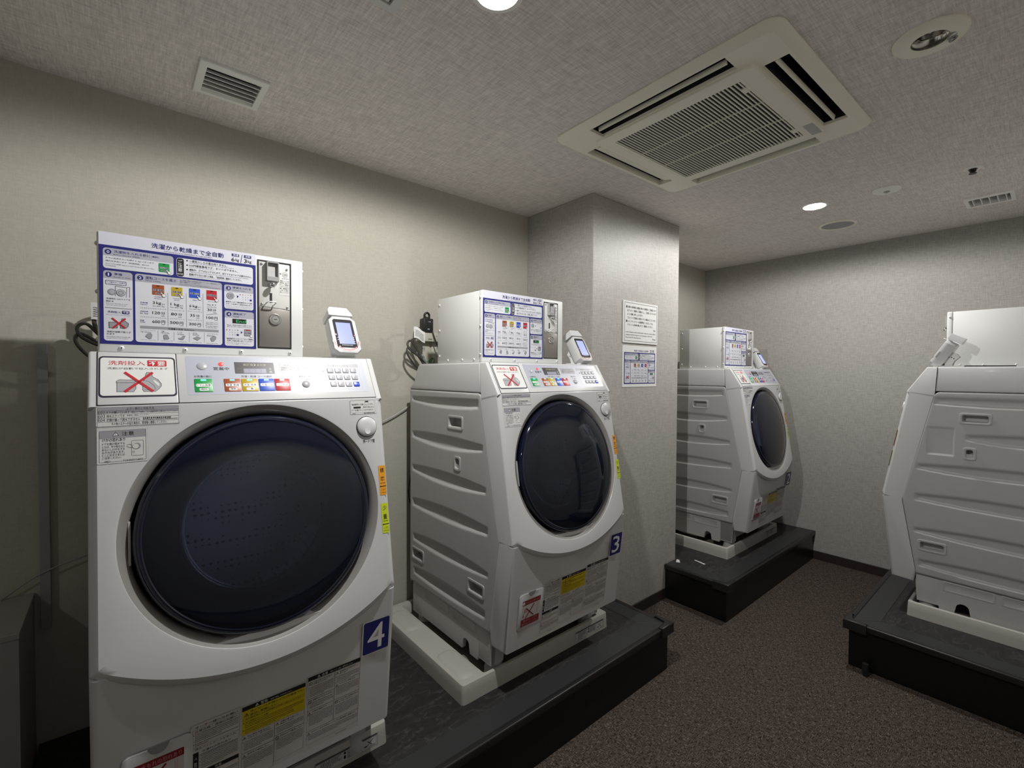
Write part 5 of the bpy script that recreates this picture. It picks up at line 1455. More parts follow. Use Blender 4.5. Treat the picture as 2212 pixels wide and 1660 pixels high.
    # stickers
    art('error_label', ERRORS, FPm, t, .0006, OFF); art('caution_label', CAUTION, FPm, t, .0006, OFF); art('unlock_label', UNLOCK, FPm, t, .0006, OFF)
    art('button_caption', PRESS, FPm, t, .0004, OFF)
    tag(art('standard_dose_sticker', STD, FPm, t, .0008, OFF), 'orange sticker for the standard dose'); tag(art('small_dose_sticker', SMALL, FPm, t, .0008, OFF), 'lime yellow sticker for the small dose')
    art('owner_label', OWNER, LPm, t, .0006, OFF); tag(art('warning_label', WARNING, LPm, t, .0006, OFF), 'yellow and white warning label'); art('notice_label', NOTICE, LPm, t, .0006, OFF)
    # lint filter flap with a thumb notch
    pts = rrect(.046, -.3215, .1660, -.1830, .014, 6); top = -.1830
    poly_ = pts[:7] + [(.106 + .0185 * math.cos(a), top - .0185 * math.sin(a)) for a in [math.pi * k / 10 for k in range(11)]] + pts[7:]
    b = BM(); extrude_poly(b, rrect(.0445, -.3230, .1675, -.1815, .015, 6), LPm, -.002, .0005); obj('flap_gap', b, GREYM, t, OFF, None)
    b = BM(); extrude_poly(b, poly_, LPm, -.002, .0022, .0010); fl = obj('lint_flap', b, WHITE, t, OFF, 40)
    b = BM(); extrude_poly(b, [(.106 + .0175 * math.cos(a), top - .001 - .0175 * math.sin(a)) for a in [math.pi * k / 12 for k in range(13)]], LPm, -.001, .0010); obj('thumb_notch', b, GREYM, fl, smooth=None)
    art('flap_label', FLAP, LPm, fl, .0026)
    return t
def del_props(o):
    for k in ('label', 'category', 'group'):
        if k in o: del o[k]
def number(t, n):
    it = [('R', .5425, -.1690, .6220, -.0700, 'lbl', 0, .004), ('R', .5455, -.1660, .6190, -.0730, 'navy', 1, .005), ('T', n, .5580, -.1560, .6060, -.0830, 'w', 2, 1)]
    art('number_sticker', it, LPm, t, .0007, OFF)['label'] = 'navy sticker with white number ' + n
# ------------------------------------------------------------------ coin box, built once; local origin at its left front bottom corner
BW, BD, BH = 0.436, 0.318, 0.2715
BX = lambda u, v, o: (u - BW / 2, -o, v)
BOFF = (0, 0, 0)
def make_coin_box():
    t = thing('coin_box', None, 'coin box')
    b = BM(); box(b, -BW / 2, BW / 2, 0, .020, 0, BH, .004, 3); obj('front_panel', b, WHITE2, t, smooth=35)
    b = BM(); box(b, -BW / 2 + .0006, BW / 2 - .0006, .0205, BD, 0, BH - .0006, .003, 2); obj('case', b, WHITE2, t, smooth=35)
    art('instruction_sheet', SHEET, BX, t, .0004)
    def screw(mp):
        b = BM(); lathe(b, [(.0050, -.001), (.0050, .0012), (.0038, .0030), (.0, .0036)], mp, 18); s = obj('screw', b, WHITE2, t, smooth=50)
        b = BM(); lathe(b, [(.0016, .0032), (.0016, .0039), (.0, .0039)], mp, 10); obj('socket', b, GAPM, s, smooth=None)
    for u in (.0405, .1608, .2818, .4013): screw(lambda x, y, h, u=u: (u - BW / 2 + x, -h, .0112 + y))
    for s in (-1, 1):
        for yy, zz in ((.010, .245), (.010, .137), (.010, .030), (.300, .245), (.300, .137), (.300, .030), (.050, .011), (.130, .011), (.235, .011)):
            screw(lambda x, y, h, s=s, yy=yy, zz=zz: (s * (BW / 2 + h), yy + x, zz + y))
    # coin mechanism in a dark recess
    b = BM()
    R = lambda i, d: [BX(p[0], p[1], -d) for p in rrect(.3212 - i, .0230 - i, .4042 + i, .2590 + i, .001, 1)]
    loft(b, [R(.0012, -.0004), R(.0, -.0012), R(-.0026, -.0010), R(-.0028, .002)], cap1=True); obj('mechanism_frame', b, GAPM, t, smooth=None)
    b = BM(); extrude_poly(b, [(.3240, .1365), (.4010, .1310), (.4010, .2490), (.3900, .2510), (.3600, .2540), (.3240, .2555)], BX, -.001, .0014, .0006); up = obj('coin_plate', b, STAIN, t, smooth=40)
    b = BM(); extrude_poly(b, [(.3240, .0262), (.4010, .0262), (.4010, .1290), (.3240, .1342)], BX, -.001, .0022, .0008); dn = obj('cash_door', b, STAIND, t, smooth=40)
    for u, v in ((.3305, .2490), (.3935, .2420), (.3310, .1420), (.3945, .1375)):
        b = BM(); lathe(b, [(.0032, .001), (.0032, .0026), (.0018, .0040), (.0, .0044)], lambda x, y, h: BX(u + x, v + y, h), 16); obj('plate_screw', b, CHROME, up, smooth=50)
    b = BM(); x0, x1, z0, z1 = .3405, .3715, .2035, .2560
    RR = lambda i, d, zz=0: [BX(p[0], p[1], d) for p in rrect(x0 + i, z0 + i + zz, x1 - i, z1 - i, .001, 1)]
    loft(b, [RR(0, .001), RR(0, .013), RR(.001, .014), RR(.003, .014, .009), RR(.005, .006, .010)]); 
    obj('coin_guide', b, GREYM, up, smooth=30)
    b = BM(); extrude_poly(b, [(x0 + .0045, z0 + .012), (x1 - .0045, z0 + .012), (x1 - .0045, z1 - .0045), (x0 + .0045, z1 - .0045)], BX, .001, .0062); obj('coin_slot_face', b, GREYL, up, smooth=None)
    b = BM(); lathe(b, [(.0030, .001), (.0030, .008), (.0062, .011), (.0076, .016), (.0062, .021), (.003, .0232), (.0, .0236)], lambda x, y, h: BX(.3540 + x, .1930 + y, h), 24); obj('reject_button', b, CHROME, up, smooth=60)
    b = BM(); extrude_poly(b, rrect(.3500, .1470, .3562, .1730, .001, 2), BX, .001, .0018); obj('coin_slit', b, GAPM, up, smooth=None)
    b = BM(); tube(b, [BX(.337, .1395, .001), BX(.338, .1415, .012), BX(.342, .1465, .017), BX(.352, .1475, .018), BX(.362, .1470, .017), BX(.362, .1440, .012), BX(.358, .1395, .001)], .0016, 8); obj('return_cup', b, STAIN, up, smooth=60)
    b = BM(); lathe(b, [(.0158, .001), (.0158, .003), (.0140, .0058), (.0108, .0062), (.0100, .0046), (.0088, .0046), (.0084, .0072), (.0, .0074)], lambda x, y, h: BX(.3632 + x, .1018 + y, h), 40); obj('lock', b, CHROME, dn, smooth=50)
    b = BM(); extrude_poly(b, rrect(.3595, .1008, .3668, .1028, .0008, 2), BX, .0066, .0079); obj('keyhole', b, GAPM, dn, smooth=None)
    it = [('R', .3745, .1700, .4000, .2370, 'lbl', 0, 0), ('C', .3890, .2270, .0075, .0075, 'gm', 1), ('C', .3890, .2270, .0068, .0068, 'lblg', 2), ('T', '100', .3840, .2235, .3940, .2305, 'gd', 3, 0), ('P', [(.3750, .2285), (.3785, .2310), (.3785, .2260)], 'k', 1), ('D', .3810, .2150, .3985, .2175, 'gm', 1)]
    for i, s in enumerate(('運転コースを', '選択後一枚ずつ', 'ゆっくり硬貨を', '入れてください')): it.append(('T', s, .3760, .2075 - .0050 * i, .3990, .2112 - .0050 * i, 'k', 1, 0))
    it += [('P', [(.3755, .1890), (.3790, .1915), (.3790, .1865)], 'k', 1)]
    for i, s in enumerate(('硬貨が', 'つまった時に', '押してください')): it.append(('T', s, .3835 if i == 0 else .3760, .1870 - .0053 * i, .3990, .1910 - .0053 * i, 'k', 1, 0))
    art('coin_label', it, BX, up, .0018)
    return t
# ------------------------------------------------------------------ card reader, built once; local origin at the middle of its foot
def make_reader():
    t = thing('card_reader', None, 'card reader')
    B0 = Vector((0, -.015, .0160)); ta = math.radians(30.3)
    up = Vector((0, math.sin(ta), math.cos(ta))); nn = Vector((0, -math.cos(ta), math.sin(ta)))
    TM = lambda u, v, o: tuple(B0 + Vector((u, 0, 0)) + up * v + nn * o)
    hw, H = .0410, .130
    octo = lambda i, c: [(-hw + c + 0 + i * .4, i), (hw - c - i * .4, i), (hw - i, c + i * .4), (hw - i, H - c - i * .4), (hw - c - i * .4, H - i), (-hw + c + i * .4, H - i), (-hw + i, H - c - i * .4), (-hw + i, c + i * .4)]
    b = BM(); loft(b, [[TM(u, v, d) for u, v in octo(i, .014)] for i, d in ((.006, -.046), (.002, -.040), (.0, -.014), (.0, -.006), (.0015, -.001), (.004, 0))], cap0=True, cap1=True); obj('housing', b, WHITE, t, smooth=30)
    b = BM(); loft(b, [[TM(u, v, d) for u, v in [(-.036, H + .003), (.036, H + .003), (.034, H + .012), (.022, H + .032), (-.030, H + .032), (-.036, H + .022)]] for d in (-.054, -.050, -.002, .0005)], cap0=True, cap1=True); obj('hood', b, WHITE, t, smooth=25)
    b = BM(); box(b, -.030, .030, .022, .060, .104, .131, .003); obj('hood_bracket', b, WHITE2, t, smooth=30) if False else b.free()
    b = BM(); extrude_poly(b, [(-.0295, .018), (.0295, .018), (.0295, .113), (.0255, .118), (-.0255, .118), (-.0295, .113)], TM, -.002, .0008); sc = obj('screen_bezel', b, BEZEL, t, smooth=None)
    b = BM(); extrude_poly(b, [(-.0220, .030), (.0220, .030), (.0220, .106), (-.0220, .106)], TM, 0, .0012); obj('screen', b, SCREEN, sc, smooth=None)
    # pink illuminated contact ring under a clear film
    it = []
    for r, wd, c in ((.0345, .0055, 'pink'), (.0385, .0012, 'w')):
        arc = [(r * 1.05 * math.cos(a), .044 + r * math.sin(a)) for a in [math.pi * (1.02 + .96 * k / 28) for k in range(29)]]
        it += [('L', arc, wd, c, 0 if c == 'pink' else 1)]
    for u, v in ((-.0285, .062), (.0285, .062), (-.024, .020), (.024, .018)): it.append(('P', [(u - .004, v - .003), (u + .004, v - .001), (u + .001, v + .004)], 'crimson', 3))
    for k in range(3): it.append(('D', -.016, .0225 - .004 * k + .002, .016, .0248 - .004 * k + .002, 'lav', 5) if k == 0 else ('D', -.0255, .034 + .008 * k, -.0215, .037 + .008 * k, 'lav', 5))
    for k in range(4): it.append(('D', .0215, .030 + .007 * k, .0258, .034 + .007 * k, 'lav', 5))
    art('touch_mark', it, TM, t, .0005)
    art('screen_text', [('T', 'カードをタッチしてください', -.0150, .062, .0150, .0655, 'navy', 1, 0)], TM, sc, .0012) if False else None
    # mount: fan-shaped cheeks and foot plate
    for s in (-1, 1):
        pts = [(.030, .004), (.068, .004), (.074, .026), (.094, .046), (.084, .060), (.066, .070), (.050, .060), (.036, .026)]
        b = BM(); extrude_poly(b, pts, lambda u, v, d: (s * (.016 + d), u, v), 0, .004, .001); ck = obj('tilt_cheek', b, WHITE2, t, smooth=None)
        for u, v in ((.056, .046), (.066, .044), (.074, .038)):
            b = BM(); lathe(b, [(.0024, .0036), (.0024, .0046), (.0, .0046)], lambda x, y, h: (s * (.016 + h), u + x, v + y), 12); obj('bolt', b, GAPM, ck, smooth=None)
    b = BM(); box(b, -.032, .032, .004, .110, 0, .006, .002); box(b, -.020, .020, .012, .046, .004, .020, .003); obj('foot_plate', b, WHITE2, t, smooth=30)
    b = BM(); extrude_poly(b, [(-.008, .010), (.008, .010), (.008, .040), (-.008, .040)], lambda u, v, d: TM(hw + .0002 + d, .030 + v, -.010 + u * .4), 0, .0006); obj('side_port', b, GREYM, t, smooth=None)
    art('bottom_mark', [('D', .006, .006, .024, .0105, 'k', 0)], lambda u, v, o: (u, -.0115 - o, .0085 + v), t, .0006) if False else None
    b = BM(); tube(b, [(.0, .100, .004), (.0, .13, .004), (-.02, .17, .004), (-.03, .27, .004)], .0025, 8); obj('cable', b, CORDB, t, smooth=60)
    return t

w0 = make_washer(); c0 = make_coin_box(); r0 = make_reader()
MACH = [  # x of the left side seen from the front, y of the top front edge, turned?, labels
 (-.049, 1.349, 0, '4', 'large white washer-dryer numbered 4, nearest the camera', 'white coin box with instruction sheet on top of machine 4', 'white card reader with lit blue screen on machine 4'),
 (1.024, 1.354, 0, '3', 'white washer-dryer numbered 3, left of the wall pillar', 'white coin box with instruction sheet on top of machine 3', 'white card reader with lit blue screen on machine 3'),
 (2.985, 1.357, 0, '2', 'white washer-dryer numbered 2, partly hidden behind the wall pillar', 'white coin box on top of machine 2 by the back wall', 'small white card reader on machine 2 by the back wall'),
 (2.920, .401, 1, None, 'white washer-dryer facing left, seen from its side across the aisle', 'plain white coin box seen from its side on the machine facing left', 'tilted white card reader in profile on the machine facing left')]
for i, (mx, my, turned, num, lw, lc, lr) in enumerate(MACH):
    W_ = w0 if i == 0 else copy_tree(w0); Cb = c0 if i == 0 else copy_tree(c0); Rd = r0 if i == 0 else copy_tree(r0)
    for o, l, g in ((W_, lw, 'coin laundry machines'), (Cb, lc, 'coin boxes on the laundry machines'), (Rd, lr, 'card readers on the laundry machines')): o['label'] = l; o['group'] = g
    sg = -1 if turned else 1; rz = math.pi if turned else 0.0
    W_.location = (mx + WW / 2, my + sg * .2, .2275)
    Cb.location = (mx + WW / 2 + sg * (.015 + BW / 2 - WW / 2), my + sg * .044, 1.4052)
    Rd.location = (mx + WW / 2 + sg * (.566 - WW / 2), my + sg * .012, 1.4052)
    for o in (W_, Cb, Rd): o.rotation_euler = (0, 0, rz)
for i, (mx, my, turned, num, *_) in enumerate(MACH):     # the numbers differ, so they are added after copying
    if num: number([o for o in SC.objects if o.name.startswith('washing_machine')][i], num)

# ------------------------------------------------------------------ on the ceiling
DN = lambda cx, cy: (lambda u, v, h: (cx + u, cy + v, CEIL - h))
def ceil_obj(name, prof, cx, cy, m, label, cat, n=48, group=None):
    b = BM(); lathe(b, prof, lambda u, v, h: (u, v, -h), n); o = obj(name, b, m, None, (cx, cy, CEIL), 50); return tag(o, label, cat, group)
for (lx, ly, lw), lab in zip(LAMPS, ('round lit downlight at the top edge above machine 4', 'round lit downlight near the back wall beside the speaker', 'round fill lamp added out of view behind the camera')):
    t = thing('downlight', lab, 'ceiling light', (lx, ly, CEIL), group='lit round downlights')  # the third fixture is an addition out of view, housing the fill lamp
    b = BM(); lathe(b, [(.066, 0), (.066, .003), (.060, .006), (.052, .006), (.050, .001)], lambda u, v, h: (u, v, -h), 48); obj('trim_ring', b, CEILW, t, smooth=50)
    b = BM(); lathe(b, [(.050, .002), (.030, .006), (.0, .008)], lambda u, v, h: (u, v, -h), 40); obj('lamp_lens', b, LENS, t, smooth=60)
t = thing('emergency_light', 'large round unlit emergency light with reflector and hanging ring clip', 'ceiling light', (1.680, .241, CEIL))
b = BM(); lathe(b, [(.080, 0), (.080, .004), (.076, .008), (.046, .011), (.040, .010), (.039, .002)], lambda u, v, h: (u, v, -h), 64); obj('trim_ring', b, ACM, t, smooth=50)
b = BM(); lathe(b, [(.039, .0095), (.0385, .004), (.031, .001), (.028, -.015), (.020, -.040), (.0, -.048)], lambda u, v, h: (u, v, -h), 40); obj('reflector', b, REFL, t, smooth=60)
b = BM(); lathe(b, [(.007, -.046), (.007, -.020), (.0035, -.012), (.0, -.010)], lambda u, v, h: (.002 + u, v, -h), 16); obj('bulb', b, STAIN, t, smooth=60)
for k, (dx, r_) in enumerate(((-.004, .010), (.014, .0085))):
    b = BM(); tube(b, [(.018 + dx + r_ * math.cos(a), -.043 + r_ * math.sin(a) * .9, -.012 - .004 * math.sin(a)) for a in [2 * math.pi * q / 12 for q in range(13)]], .0022, 8, res=2); obj('ring_clip', b, GREYM, t, smooth=60)
b = BM(); lathe(b, [(.004, .0098), (.004, .0112), (.0, .0112)], lambda u, v, h: (.030 + u, -.044 + v, -h), 12); obj('test_button', b, GAPM, t, smooth=None)
t = thing('ceiling_speaker', 'round grey speaker grille in the ceiling in front of the back wall', 'speaker', (3.325, .880, CEIL))
b = BM(); lathe(b, [(.098, 0), (.098, .005), (.094, .009), (.084, .009), (.081, .004)], lambda u, v, h: (u, v, -h), 64); obj('rim', b, ACM, t, smooth=50)
b = BM(); lathe(b, [(.081, .0045), (.04, .0060), (.0, .0066)], lambda u, v, h: (u, v, -h), 48); obj('grille', b, GRILLE, t, smooth=60)
t = thing('motion_sensor', 'white round flat sensor disc with small lens between the lit lamp and the sprinkler', 'sensor', (2.884, .561, CEIL))
b = BM(); lathe(b, [(.058, 0), (.058, .004), (.052, .008), (.015, .011), (.0, .011)], lambda u, v, h: (u, v, -h), 56); obj('cover', b, CEILW, t, smooth=50)
b = BM(); lathe(b, [(.0125, .010), (.0125, .013), (.010, .0135)], lambda u, v, h: (u, v, -h), 24); obj('lens_ring', b, GREYM, t, smooth=50)
b = BM(); lathe(b, [(.010, .0132), (.007, .0170), (.0, .0190)], lambda u, v, h: (u, v, -h), 24); obj('lens', b, GREYL, t, smooth=60)
t = thing('sprinkler_head', 'small round sprinkler with black nozzle above the narrow vent', 'sprinkler', (2.872, .259, CEIL))
b = BM(); lathe(b, [(.033, 0), (.032, .003), (.016, .006), (.014, .002)], lambda u, v, h: (u, v, -h), 40); obj('rosette', b, CEILW, t, smooth=50)
b = BM(); lathe(b, [(.012, .001), (.012, .014), (.009, .016), (.009, .022), (.0135, .023), (.0135, .025), (.0, .026)], lambda u, v, h: (u, v, -h), 24); obj('nozzle', b, BLACKR, t, smooth=40)
def vent(name, label, x0, x1, y0, y1, ix0, ix1, iy0, iy1, along_x, n, m, cells):
    cx, cy = (x0 + x1) / 2, (y0 + y1) / 2
    t = thing(name, label, 'ceiling vent', (cx, cy, CEIL), group='ceiling vents')
    R = lambda a0, a1, b0, b1, d: [(a0 - cx, b0 - cy, -d), (a1 - cx, b0 - cy, -d), (a1 - cx, b1 - cy, -d), (a0 - cx, b1 - cy, -d)]
    b = BM(); loft(b, [R(x0, x1, y0, y1, 0), R(x0, x1, y0, y1, .006), R(x0 + .002, x1 - .002, y0 + .002, y1 - .002, .008), R(ix0, ix1, iy0, iy1, .008), R(ix0, ix1, iy0, iy1, -.030)]); obj('frame', b, m, t, smooth=20)
    b = BM(); loft(b, [R(ix0, ix1, iy0, iy1, -.030), R(ix0, ix1, iy0, iy1, -.110)], cap1=True); obj('duct', b, ACD, t, smooth=None)
    for k in range(n):
        b = BM(); tt = (k + .5) / n
        yc = iy0 + (iy1 - iy0) * tt - cy; xc = ix0 + (ix1 - ix0) * tt - cx
        if cells: box(b, *((ix0 - cx, ix1 - cx, yc - .0016, yc + .0016) if along_x else (xc - .0016, xc + .0016, iy0 - cy, iy1 - cy)), -.006, .020)
        else: loft(b, [[(q, yc - .0085, -.0055), (q, yc - .0065, -.0065), (q, yc + .0080, .0105), (q, yc + .0068, .0112)] for q in (ix0 - cx, ix1 - cx)], cap0=True, cap1=True)
        obj('slat', b, m, t, smooth=20)
    if cells:
        b = BM(); box(b, -.0016, .0016, iy0 - cy, iy1 - cy, -.004, .018); obj('cross_slat', b, m, t, smooth=None) if False else b.free()
    return t
vent('ceiling_vent', 'white louvred vent in the ceiling above the left wall', .190, .3755, 1.627, 1.821, .211, .3575, 1.653, 1.803, True, 6, CEILW, False)
t = vent('ceiling_vent', 'narrow white ceiling vent with six square cells near the back wall', 3.336, 3.523, .153, .337, 3.367, 3.496, .170, .320, True, 5, CEILW, True)
t = thing('ceiling_hatch', 'corner of a white framed hatch cut off at the top edge of the picture', 'ceiling hatch', (.39, .955, CEIL))
R = lambda h, d: [(-h, -h, -d), (h, -h, -d), (h, h, -d), (-h, h, -d)]
b = BM(); loft(b, [R(.152, 0), R(.152, .006), R(.150, .008), R(.130, .008), R(.129, .001)]); obj('frame', b, WHITE2, t, smooth=20)
b = BM(); loft(b, [R(.1285, .0006), R(.120, .0006)], cap1=True); obj('gap', b, ACD, t, smooth=None)
b = BM(); loft(b, [R(.124, .0005), R(.124, .006), R(.122, .008)], cap1=True); obj('panel', b, WHITE2, t, smooth=20)

# ceiling cassette air conditioner
t = thing('air_conditioner', 'large square cream ceiling cassette air conditioner', 'air conditioner', (1.695, .868, CEIL), math.radians(-1.6))
def AR(x0, x1, y0, y1, d, r, n=6): return [(p[0], p[1], -d) for p in rrect(x0, y0, x1, y1, r, n)]
O_ = .410; SI, SO, SL = .300, .374, .252         # slot inner and outer distance from the centre, slot half length
b = BM()
loft(b, [AR(-O_, O_, -O_, O_, .0005, .045), AR(-O_, O_, -O_, O_, .004, .045), AR(-O_ + .004, O_ - .004, -O_ + .004, O_ - .004, .009, .043), AR(-O_ + .016, O_ - .016, -O_ + .016, O_ - .016, .017, .036), AR(-O_ + .028, O_ - .028, -O_ + .028, O_ - .028, .0200, .026)])
obj('face_frame', b, ACM, t, smooth=30); b = BM()
# face plate with four slots: built from strips
zf = -.0200; E = O_ - .028
def quad(x0, x1, y0, y1):
    vs_ = [b.verts.new((x, y, zf)) for x, y in ((x0, y0), (x1, y0), (x1, y1), (x0, y1))]; b.faces.new(vs_)
for sx in (-1, 1):
    for sy in (-1, 1):
        for a0, a1, b0, b1 in ((SL, SI, SI, SO), (SI, SO, SI, SO), (SI, SO, SL, SI)): quad(*sorted((sx * a0, sx * a1)), *sorted((sy * b0, sy * b1)))
quad(-SI, SI, -SI, SI)
for s_ in (-1, 1): quad(*sorted((s_ * SO, s_ * E)), -E + .008, E - .008); quad(-SO, SO, *sorted((s_ * SO, s_ * (E - .0))))
obj('face_plate', b, ACM, t, smooth=None)
def rotq(k): 
    c, s = (1, 0, -1, 0)[k], (0, 1, 0, -1)[k]
    return lambda x, y, z: (c * x - s * y, s * x + c * y, z)
for k in range(4):
    q = rotq(k); b = BM()
    S = lambda i, z: [q(*p) for p in ((SI + i, -SL + i, z), (SO - i, -SL + i, z), (SO - i, SL - i, z), (SI + i, SL - i, z))]
    loft(b, [S(0, -.0199), S(.0015, -.010 if k > 1 else .004)]); obj('outlet_wall', b, ACM, t, smooth=None)
    b = BM(); loft(b, [S(.0015, -.010 if k > 1 else .004), S(.005, .110)], cap1=True); obj('outlet_duct', b, ACD, t, smooth=None)
    b = BM(); prof = [(.012, -.0165), (.030, -.0135), (.050, -.0060), (.0505, -.0035), (.030, -.0105), (.012, -.0140)] if k in (0, 1) else [(.031, -.014), (.034, -.0165), (.037, -.014), (.0395, -.004), (.038, .000), (.0355, -.003)]
    loft(b, [[q(SI + u, yy, z) for u, z in prof] for yy in (-SL + .012, SL - .012)], cap0=True, cap1=True); obj('louvre', b, ACM, t, smooth=40)
b = BM(); P_ = .296; G = .248
loft(b, [AR(-P_, P_, -P_, P_, .0195, .02), AR(-P_, P_, -P_, P_, .0270, .02), AR(-P_ + .003, P_ - .003, -P_ + .003, P_ - .003, .0300, .018), AR(-G, G, -G, G, .0300, .012), AR(-G, G, -G, G, .0215, .012)]); obj('suction_panel', b, ACM, t, smooth=30)
b = BM(); loft(b, [AR(-G, G, -G, G, .0215, .012), AR(-G + .002, G - .002, -G + .002, G - .002, .0216, .01)], cap1=True); fl = obj('filter', b, ACD, t, smooth=None)
for k in range(38):
    y = -G + .018 + (2 * G - .036) * k / 37
    b = BM(); box(b, -G, G, y - .0019, y + .0019, -.0302, -.0262, .0006, 1); obj('grille_slat', b, ACM, t, smooth=None)
b = BM(); box(b, -G, G, -G, -G + .012, -.0302, -.022, .001, 1); box(b, -G, G, G - .012, G, -.0302, -.022, .001, 1)
for x in (-.08, .08): box(b, x - .002, x + .002, -G, G, -.0265, -.022)
obj('grille_rail', b, ACM, t, smooth=None)
for x in (-.19, .19):
    b = BM(); box(b, x - .014, x + .014, -G + .012, -G + .030, -.0315, -.024, .002, 1); obj('latch', b, ACM, t, smooth=30)
b = BM(); box(b, .175, .270, -.290, -.258, -.0306, -.0298, .0002, 1); obj('signal_window', b, GREYL, t, smooth=None)

# ------------------------------------------------------------------ on the walls
def sheet(name, label, cat, x, z, w_, h_, d, items=None, m=PAPER):
    t = thing(name, label, cat, (x, PY, z))
    b = BM(); box(b, 0, w_, -d, -.0004, 0, h_, .0008, 1); obj('board', b, m, t, smooth=None)
    if items: art('print', items, lambda u, v, o: (u, -d - o, v), t, .0004)
    return t
sheet('wall_notice', 'white framed notice of black text on the pillar, upper of the two', 'notice', 2.0797, 1.5360, .3305, .2295, .006, WALLNOTE)
s_ = .300 / .3168
pst = []
for it in SHEET:
    k = it[0]; f = lambda x: .0150 + (x - .0034) * .955; g = lambda y: .0180 + (y - .0195) * .782
    if k == 'T': pst.append(('T', it[1], f(it[2]), g(it[3]), f(it[4]), g(it[5]), *it[6:]))
    elif k in 'RHOD': pst.append((k, f(it[1]), g(it[2]), f(it[3]), g(it[4]), *it[5:]))
    elif k == 'C': pst.append(('C', f(it[1]), g(it[2]), it[3] * .955, it[4] * .8, *it[5:]))
    elif k in 'PL': pst.append((k, [(f(a), g(b_)) for a, b_ in it[1]], *it[2:]))
sheet('instruction_poster', 'blue and white instruction poster on the pillar below the text notice', 'poster', 2.0797, 1.2930, .3290, .2290, .002, pst[1:])
t = thing('cable_duct', 'slim grey vertical cable cover on the left wall beside machine 4', 'cable cover', (-.1765, YL, .5680))
b = BM(); box(b, -.0118, .0118, -.016, 0, 0, .8790, .001, 1); obj('cover', b, GREYM, t, smooth=None)
t = thing('boxed_plinth', 'grey painted box built against the left wall at the picture edge', 'box', (-.75, 1.88, 0))
b = BM(); box(b, -.75, .547, -.150, .1395, 0, .668); obj('casing', b, PAINTG, t, smooth=None)
b = BM(); box(b, -.75, .549, -.152, .1395, .668, .6835, .001, 1); obj('lid', b, PAINTG, t, smooth=None)
# electrical things behind the machines
def wall_plate(x, z, label):
    t = thing('wall_outlet', label, 'outlet', (x, YL, z), group='wall outlets')
    b = BM(); box(b, -.036, .036, -.006, 0, -.060, .060, .003, 2); p = obj('plate', b, BEIGEP, t, smooth=30)
    for dz in (-.022, .022):
        b = BM(); box(b, -.010, .010, -.0075, -.005, dz - .012, dz + .012, .001, 1); obj('socket', b, GREYL, p, smooth=None)
        b = BM(); box(b, -.005, -.003, -.0080, -.007, dz - .005, dz + .005); box(b, .003, .005, -.0080, -.007, dz - .005, dz + .005); obj('slot', b, GAPM, p, smooth=None)
    return t
wall_plate(1.140, 1.462, 'beige wall outlet with a plug left of the coin box on machine 3')
wall_plate(1.222, 1.470, 'beige wall outlet half hidden behind the coin box on machine 3')
t = thing('outlet_box', 'beige surface outlet box on the wall left of the coin box on machine 3', 'outlet box', (1.157, YL, 1.540))
b = BM(); box(b, -.052, .052, -.042, 0, -.022, .022, .004, 2); obj('case', b, BEIGEP, t, smooth=30)
b = BM(); box(b, -.010, .010, -.0428, -.041, -.012, -.009); obj('slot', b, GAPM, t, smooth=None)
for dx in (-.036, .036):
    b = BM(); lathe(b, [(.004, 0), (.004, .001), (.0, .001)], lambda u, v, h: (dx + u, -.042 - h, .006 + v), 12); obj('screw', b, GREYM, t, smooth=None)
t = thing('power_adapter', 'black power adapter standing on the beige outlet box, cord looped on top', 'power adapter', (1.145, YL - .030, 1.5622))
b = BM(); box(b, -.026, .026, -.020, .022, 0, .066, .004, 2); obj('body', b, BLACKR, t, smooth=30)
b = BM(); tube(b, [(-.012, 0, .064), (-.012, -.002, .086), (.0, -.004, .094), (.012, -.002, .086), (.012, 0, .064)], .0052, 10); obj('cord_loop', b, CORDB, t, smooth=60)
b = BM(); tube(b, [(.020, -.018, .010), (.030, -.026, -.030), (.050, -.030, -.080), (.068, -.030, -.125), (.075, -.02, -.165)], .0030, 8); obj('cord', b, CORDB, t, smooth=60)
art('rating_print', [('D', -.006, .010, .004, .018, 'lav', 0), ('D', -.002, .048, .010, .052, 'lav', 0)], lambda u, v, o: (u, -.020 - o, v), t, .0006)
t = thing('black_plug', 'black plug lying sideways in the outlet box, behind the coin box on machine 3', 'plug', (1.214, YL - .030, 1.536))
b = BM(); box(b, -.004, .060, -.020, .022, -.012, .014, .004, 2); obj('body', b, BLACKR, t, smooth=30)
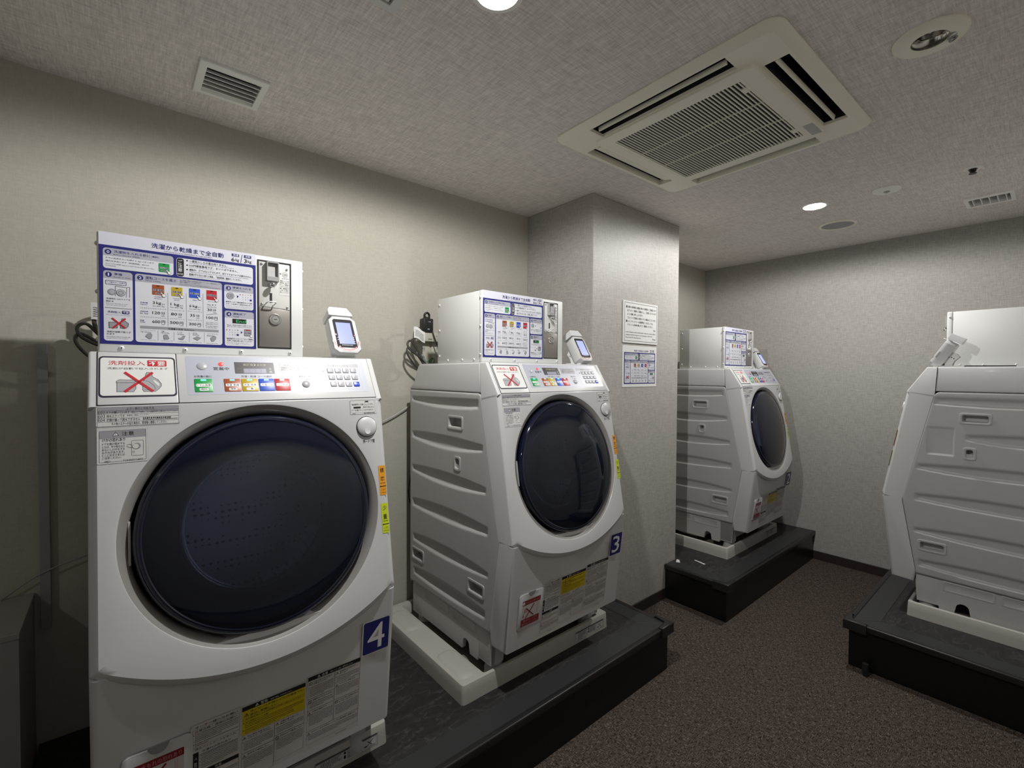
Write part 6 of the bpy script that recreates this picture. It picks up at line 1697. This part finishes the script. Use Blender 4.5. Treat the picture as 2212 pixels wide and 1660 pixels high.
def cord_with_tag(x, y, z, label):
    t = thing('mains_cable', label, 'power cord', (x, y, z), group='grey power cords with white tags')
    b = BM(); tube(b, [(.060, .02, .118), (.035, .0, .124), (.012, -.006, .105), (.008, -.012, .060), (.030, -.010, .010), (.055, -.004, -.035), (.072, .0, -.050)], .0058, 10); obj('cord', b, CORDG, t, smooth=60)
    b = BM(); tube(b, [(.072, -.002, -.042), (.030, -.018, -.012), (-.020, -.024, .018), (-.032, -.018, .048), (-.012, -.012, .062), (.014, -.010, .034), (.052, -.006, -.020), (.060, -.004, -.062), (.030, -.012, -.068), (-.014, -.022, -.030), (-.036, -.022, .008), (-.024, -.016, .030), (.02, -.012, .0), (.068, .0, -.054)], .0050, 9); obj('cord_coil', b, CORDG, t, smooth=60)
    b = BM(); n = 10
    loft(b, [[(.000 + .058 * k / n, -.020 - .006 * math.sin(math.pi * k / n), zz - .020 * k / n + .004 * math.sin(6 * k / n)) for k in range(n + 1)] for zz in (.128, .100, .076)], closed=False)
    tg = obj('cord_tag', b, PAPER, t, smooth=60)
    it = [('D', .006, .085 + .0065 * k, .050, .088 + .0065 * k, 'gd', 0) for k in range(5)]
    art('tag_print', it, lambda u, v, o: (u, -.0208 - .006 * math.sin(math.pi * u / .058) - o, v - .020 * u / .058 + .004 * math.sin(6 * u / .058)), tg, .0006)
    return t
cord_with_tag(1.050, 1.962, 1.452, 'coiled grey power cord with white tag hanging behind machine 3')
cord_with_tag(-.062, 1.955, 1.448, 'grey power cord with white tag just left of the coin box on machine 4')
def wire(name, label, pts, r, m):
    b = BM(); tube(b, pts, r, 8); return tag(obj(name, b, m, None, (0, 0, 0), 60), label, 'cable')
wire('green_wire', 'coil of thin green earth wire under the outlet behind machine 3', [(1.132, 2.004, 1.452), (1.142, 1.99, 1.420), (1.160, 1.985, 1.428), (1.176, 1.985, 1.440), (1.168, 1.985, 1.424), (1.152, 1.98, 1.416), (1.166, 1.985, 1.434), (1.186, 1.985, 1.430), (1.180, 1.99, 1.400)], .0016, mat('green wire', (0.03, 0.16, 0.06), .5))
wire('drain_cable', 'thin black cable looping down the wall between machines 3 and 4', [(1.120, 2.00, 1.02), (1.080, 2.00, .930), (1.052, 1.99, .840), (1.048, 1.985, .770), (1.075, 1.985, .700), (1.120, 2.0, .665)], .0035, CORDB)
wire('earth_cable', 'thin dark cable hanging in a second loop between machines 3 and 4', [(1.125, 1.99, .98), (1.095, 1.985, .900), (1.085, 1.98, .830), (1.105, 1.98, .780), (1.135, 1.99, .760)], .0030, CORDG)
wire('water_hose', 'pale thin cable running diagonally on the wall between machines 3 and 4', [(.86, 2.004, 1.120), (.95, 2.004, 1.150), (1.03, 2.004, 1.190), (1.12, 2.004, 1.245), (1.2, 2.004, 1.30)], .0030, GREYL)
wire('wall_wire', 'pale thin wire sagging over the dark wall left of machine 4', [(-.30, 2.012, .66), (-.20, 2.004, .735), (-.10, 2.004, .770), (.0, 2.004, .790), (.1, 2.01, .80)], .0022, GREYM)
def scrap(x, y, w_, l_, rz, label):
    b = BM(); extrude_poly(b, [(-l_ / 2, -w_ / 2), (l_ / 2, -w_ * .2), (l_ / 2, w_ * .4), (-l_ / 2, w_ / 2)], lambda u, v, d: (u, v, d), 0, .0012)
    tag(obj('paper_scrap', b, PAPER, None, (x, y, ZP + .0013), None, (0, 0, rz)), label, 'scrap', 'white scraps on the platform')
scrap(2.718, 1.405, .014, .075, 1.35, 'long white paper strip on the slate beside the tray under machine 2')
scrap(2.632, 1.500, .024, .045, .5, 'small white paper scrap on the platform at the foot of the pillar')
